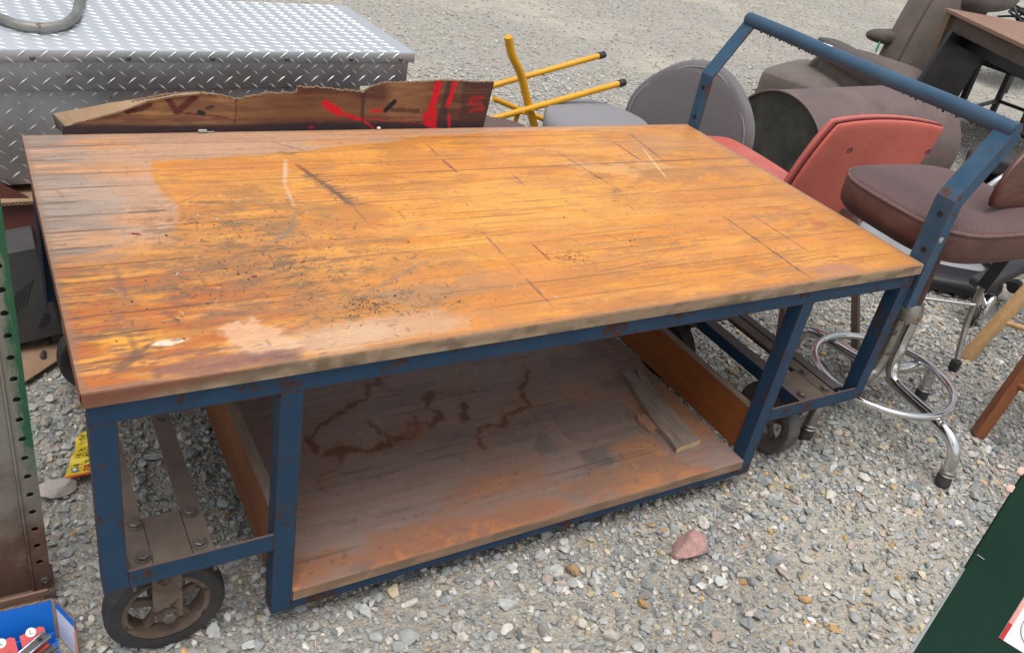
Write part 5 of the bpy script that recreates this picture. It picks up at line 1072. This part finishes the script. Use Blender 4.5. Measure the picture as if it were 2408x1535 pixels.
for i, (px_, py_, lab) in enumerate(((-.098, .100, 'red packet with white L sticker nearest the corner of the blue box'), (-.142, .094, 'red packet with white L sticker at the left in the blue box'))):
    pk = thing('tool_packet', lab, 'packet', (px_, py_, .03), 'red packets in the blue box'); rm = Matrix.Rotation(R(8), 4, 'Z') @ Matrix.Rotation(R(32), 4, 'X')
    def tp(u, v, w_=0): q = rm @ Vector((u, v, w_)); return (px_ + q.x, py_ + q.y, .052 + q.z)
    mb = MB(); P_ = [tp(-.019, -.075), tp(.0185, -.075), tp(.0185, .014), tp(.012, .018), tp(-.019, .014)]; mb.add(P_ + [tuple(np.array(p) - (0, 0, .002)) for p in P_], [(0, 1, 2, 3, 4), (9, 8, 7, 6, 5)] + [(k, k + 5, (k + 1) % 5 + 5, (k + 1) % 5) for k in range(5)]); mb.out('card', 'red', pk)
    mb = MB(); lathe(mb, [(.0078, 0), (.0078, .0006)], tp(-.002, .0135, .0006), unit(rm @ Vector((0, 0, 1))), 22); mb.out('sticker', 'white_label', pk)
    textobj('L', .0105, tp(-.002, .0135, .0014), rm, 'ink_black', pk)
    mb = MB()
    for (u, v, w_, h_) in ((-.008, -.012, .012, .004), (.004, -.004, .010, .004), (-.006, -.024, .014, .005), (.006, -.018, .008, .003)):
        V, F = bm_box(w_, h_, .0004); mb.add([tp(u + p[0] + p[1] * .6, v + p[1] + p[0] * .3, .0004) for p in V], F)
    mb.out('print', 'orange_print', pk, kind='stuff')
for i, (a, b, w_, lab) in enumerate((((-.175, .035, .045), (-.0775, .098, .058), .017, 'chrome channel bar with a round hole, topmost in the blue box'), ((-.165, .015, .042), (-.068, .078, .045), .014, 'chrome channel bar below the holed one in the blue box'), ((-.15, -.01, .038), (-.060, .062, .036), .012, 'lowest chrome bar near the white flap of the blue box'))):
    ch = thing('chrome_bar', lab, 'tool', tuple((np.array(a) + b) / 2), 'chrome bars in the blue box'); a, b = np.array(a), np.array(b); mb = MB(); beam(mb, a, b, w_, .005, Z, .0015, 2)
    d = unit(b - a); sd_ = unit(np.cross(d, Z)); mb.out('plate', 'chrome_d', ch, smooth='auto'); mb = MB(); [tube(mb, [a + sd_ * w_ * k + Z * .003, b + sd_ * w_ * k + Z * .003], .0022, 8) for k in (-.45, .45)]; mb.out('rolled_edge', 'chrome', ch, smooth='auto', kind='stuff')
    if i == 0: mb = MB(); lathe(mb, [(.0033, 0), (.0033, .0006)], b - d * .014 + Z * .0030, (0, 0, 1), 14); mb.out('hole', 'dark', ch)

# ------------------------------------------------------------ yellow packet, odd stones
ybg = thing('yellow_packet', 'crumpled yellow printed packet on gravel behind the left front leg of the cart', 'packet', (.02, .58, .015))
nx, nz = 26, 46; uu, vv = np.meshgrid(np.linspace(0, 1, nx), np.linspace(0, 1, nz), indexing='ij')
xl = np.interp(vv, [0, .25, .5, .62, .8, 1], [-.012, .000, .012, .020, .024, .037]); xr = .075 + .01 * vv
PX = xl + (xr - xl) * uu; PY = .515 + .15 * vv + .01 * uu; PZ = .024 + .003 * np.sin(vv * 17 + uu * 4) * (1 - vv * .3) + .0012 * np.sin(uu * 9 + vv * 30)
c = np.ones(PX.shape + (3,)) * np.array((.72, .54, .035)); c = mixn(c, (.50, .36, .02), (np.sin(vv * 17 + uu * 4) < -.3) * .5); c = mixn(c, (.55, .06, .03), (vv < .055) * .9)
rs = np.random.default_rng(3); I = np.arange(nx * nz).reshape(nx, nz); F = np.stack([I[:-1, :-1], I[1:, :-1], I[1:, 1:], I[:-1, 1:]], -1).reshape(-1, 4).tolist()
Vy = np.stack([PX, PY, PZ], -1).reshape(-1, 3); sheet = mk('sheet', np.concatenate([Vy, Vy - (0, 0, .003)]), F + [tuple(i + nx * nz for i in f[::-1]) for f in F], 'paint', ybg, colors=np.concatenate([c.reshape(-1, 3)] * 2), smooth=True)
def yb(u, v): i = u * (nx - 1); j = v * (nz - 1); i0, j0 = int(i), int(j); return np.array((PX[i0, j0], PY[i0, j0], PZ[i0, j0] + .0016))
mb = MB()
for v in [.90, .82, .77, .73, .62, .58, .54, .50, .46, .42, .38, .31, .27, .23]:
    for k in range(12):
        u = .12 + k * .07; 
        if rs.random() < .78: a = yb(u, v); b = yb(min(u + .05, .98), v); beam(mb, a, b + (1e-6, 0, 0), .0022 if v > .8 else .0012, .0004, Z)
mb.out('fine_print', 'ink_black', sheet, kind='stuff')
mb = MB(); a = yb(.20, .16); V, F = bm_box(.014, .013, .001); mb.add(V + a + (0, 0, .001), F); mb.out('emblem', 'grey_plastic', sheet); mb = MB(); V, F = bm_box(.006, .006, .001); mb.add(V + a + (0, 0, .0022), F); mb.out('emblem_centre', 'white_label', sheet)
mb = MB()
for v in (.20, .13):
    for k in range(6): a = yb(.45 + k * .085, v); V, F = bm_box(.0042, .0065, .0008, .0003); mb.add(V + a + (0, 0, .0006), F)
mb.out('red_print', 'red', sheet, kind='stuff')
def stone(name, c, sz, mat, label, seed, sq=(1, 1, 1)):
    rr = np.random.default_rng(seed); bm = bmesh.new(); bmesh.ops.create_icosphere(bm, subdivisions=3, radius=1); V = np.array([v.co[:] for v in bm.verts]); F = [tuple(v.index for v in f.verts) for f in bm.faces]; bm.free()
    for _ in range(9): n_ = unit(rr.normal(size=3)); h = rr.uniform(.5, .78); V = V - np.maximum(V @ n_ - h, 0)[:, None] * n_
    V = V * np.array(sq) * sz + rr.normal(0, sz * .012, V.shape); return mk(name, V + np.array(c), F, mat, None, loc=c, label=label, cat='stone')
stone('pink_stone', (1.192, -.120, .022), .047, 'rock_pink', 'pink granite stone on the gravel in front of the cart', 21, (1.05, .85, .8))
stone('pale_stone', (-.028, .508, .014), .042, 'rock_white', 'flat pale stone beside the yellow packet', 9, (1, .7, .4))

# ------------------------------------------------------------ green board held at the lower right, fingertips behind it
Rv, Uv, Fv_ = np.array((.85098, -.49398, .17836)), np.array((.11935, .51261, .85029)), np.array((.51145, .70229, -.49518))
gb = thing('green_board', 'dark green board with a red and white sticker held at the lower right corner', 'board', (.75, -.83, .84))
ed = np.array((-.55059, -.17460, -.81631)); pp = np.array((.65975, -.69015, -.29738)); E0 = np.array((.796, -.777, 1.009)); thn = unit(np.cross(ed, pp)); thn = thn if thn @ Fv_ > 0 else -thn
L_ = .40; Wd = .30
P_ = [E0, E0 + ed * L_, E0 + ed * L_ + pp * Wd, E0 + pp * Wd]; mb = MB(); mb.add(P_ + [p + thn * .004 for p in P_], [(0, 1, 2, 3), (7, 6, 5, 4), (0, 4, 5, 1), (1, 5, 6, 2), (2, 6, 7, 3), (3, 7, 4, 0)]); mb.out('panel', 'green_board', gb)
ew = [E0 + ed * .19 - pp * .0002, E0 + ed * .345 - pp * .0002]; mb = MB(); mb.add([ew[0], ew[1], ew[1] - pp * .0042 + thn * .002, ew[0] - pp * .0008 + thn * .002, ew[0] + thn * .004, ew[1] + thn * .004], [(0, 1, 2, 3), (3, 2, 5, 4), (0, 3, 4), (1, 5, 2)]); mb.out('worn_edge', 'grey_edge', gb)
S0 = np.array((.711, -.860, .803)) - thn * .0008; se = -ed
def sp_(a, b, h=0): return S0 + se * a + pp * b - thn * h
def srect(name, mat, a0, a1, b0, b1, h): mb = MB(); mb.add([sp_(a0, b0, h), sp_(a1, b0, h), sp_(a1, b1, h), sp_(a0, b1, h)] + [sp_(a, b, h - .0005) for a, b in ((a0, b0), (a1, b0), (a1, b1), (a0, b1))], [(0, 1, 2, 3), (7, 6, 5, 4), (0, 4, 5, 1), (1, 5, 6, 2), (2, 6, 7, 3), (3, 7, 4, 0)]); return mb.out(name, mat, gb)
srect('sticker', 'white_label', 0, .085, 0, .075, 0); srect('sticker_band', 'red', 0, .0175, 0, .0045, .0006); srect('sticker_band', 'red_l', .0178, .085, 0, .0045, .0006); srect('sticker_band', 'red', 0, .008, .030, .075, .0006)
mb = MB(); cc = sp_(.026, .030, .0004); tube(mb, [cc + (se * math.cos(t) + pp * math.sin(t)) * .018 for t in np.linspace(0, 6.283, 40, endpoint=False)], .0004, 6, closed=True); tube(mb, [cc + (se * math.cos(t) + pp * math.sin(t)) * .011 for t in np.linspace(0, 6.283, 30, endpoint=False)], .0003, 6, closed=True); mb.out('sticker_ring', 'grey_plastic', gb)
mb = MB(); a = E0 + ed * .172 + pp * .002 - thn * .0004; beam(mb, a, a + pp * .0085 + ed * .0005, .0008, .0003, thn); mb.out('scratch', 'grey_edge', gb)
# hand behind the board: palm, thumb and four fingers as one skinned body, arm running off to the right
pn = thing('person', 'person out of view, two fingertips showing behind the green board edge', 'person', (.80, -.80, .92))
def finger_chain(bm_v, edges, rad, root, pts, r0):
    k = root
    for i, (p, r_) in enumerate(zip(pts, r0)): bm_v.append(tuple(p)); rad.append(r_); edges.append((k, len(bm_v) - 1)); k = len(bm_v) - 1
verts, edges, rad = [], [], []
bk = thn * .022; K = lambda a, b, d=.016: E0 + ed * a + pp * b + thn * d
verts.append(tuple(K(.115, .105, .030))); rad.append(.026); verts.append(tuple(K(.105, .135, .035))); rad.append(.024); edges.append((0, 1)); finger_chain(verts, edges, rad, 1, [K(.11, .19, .04), K(.13, .30, .05), K(.16, .42, .07)], [.024, .032, .040])
for a, tip, ln_ in ((.080, .0005, 1), (.100, .0005, 1.05), (.118, .012, 1), (.136, .024, .85)):
    finger_chain(verts, edges, rad, 0, [K(a + .004, .075, .024), K(a, .045, .022), K(a, .022, .016), K(a, tip + .004, .010)], [.0105, .009, .0082, .0068])
finger_chain(verts, edges, rad, 0, [K(.075, .10, .022), K(.055, .085, .018), K(.042, .070, .012)], [.013, .0105, .009])
me = bpy.data.meshes.new('hand'); me.from_pydata([tuple(np.array(v) - ORG[pn]) for v in verts], edges, []); ho = bpy.data.objects.new('body', me); COL.objects.link(ho); ho.parent = pn
sk = ho.modifiers.new('skin', 'SKIN'); sk.use_smooth_shade = True
for i, r_ in enumerate(rad): me.skin_vertices[0].data[i].radius = (r_, r_)
me.skin_vertices[0].data[0].use_root = True
ss = ho.modifiers.new('sub', 'SUBSURF'); ss.levels = 2; ss.render_levels = 2; me.materials.append(M['skin'])
for a, tip in ((.080, .0005), (.100, .0005)):
    pad('fingernail', 'nail', pn, K(a, tip - .0015, .004), ed, unit(pp - thn), .004, .0045, .0012, k=.8, n=10)
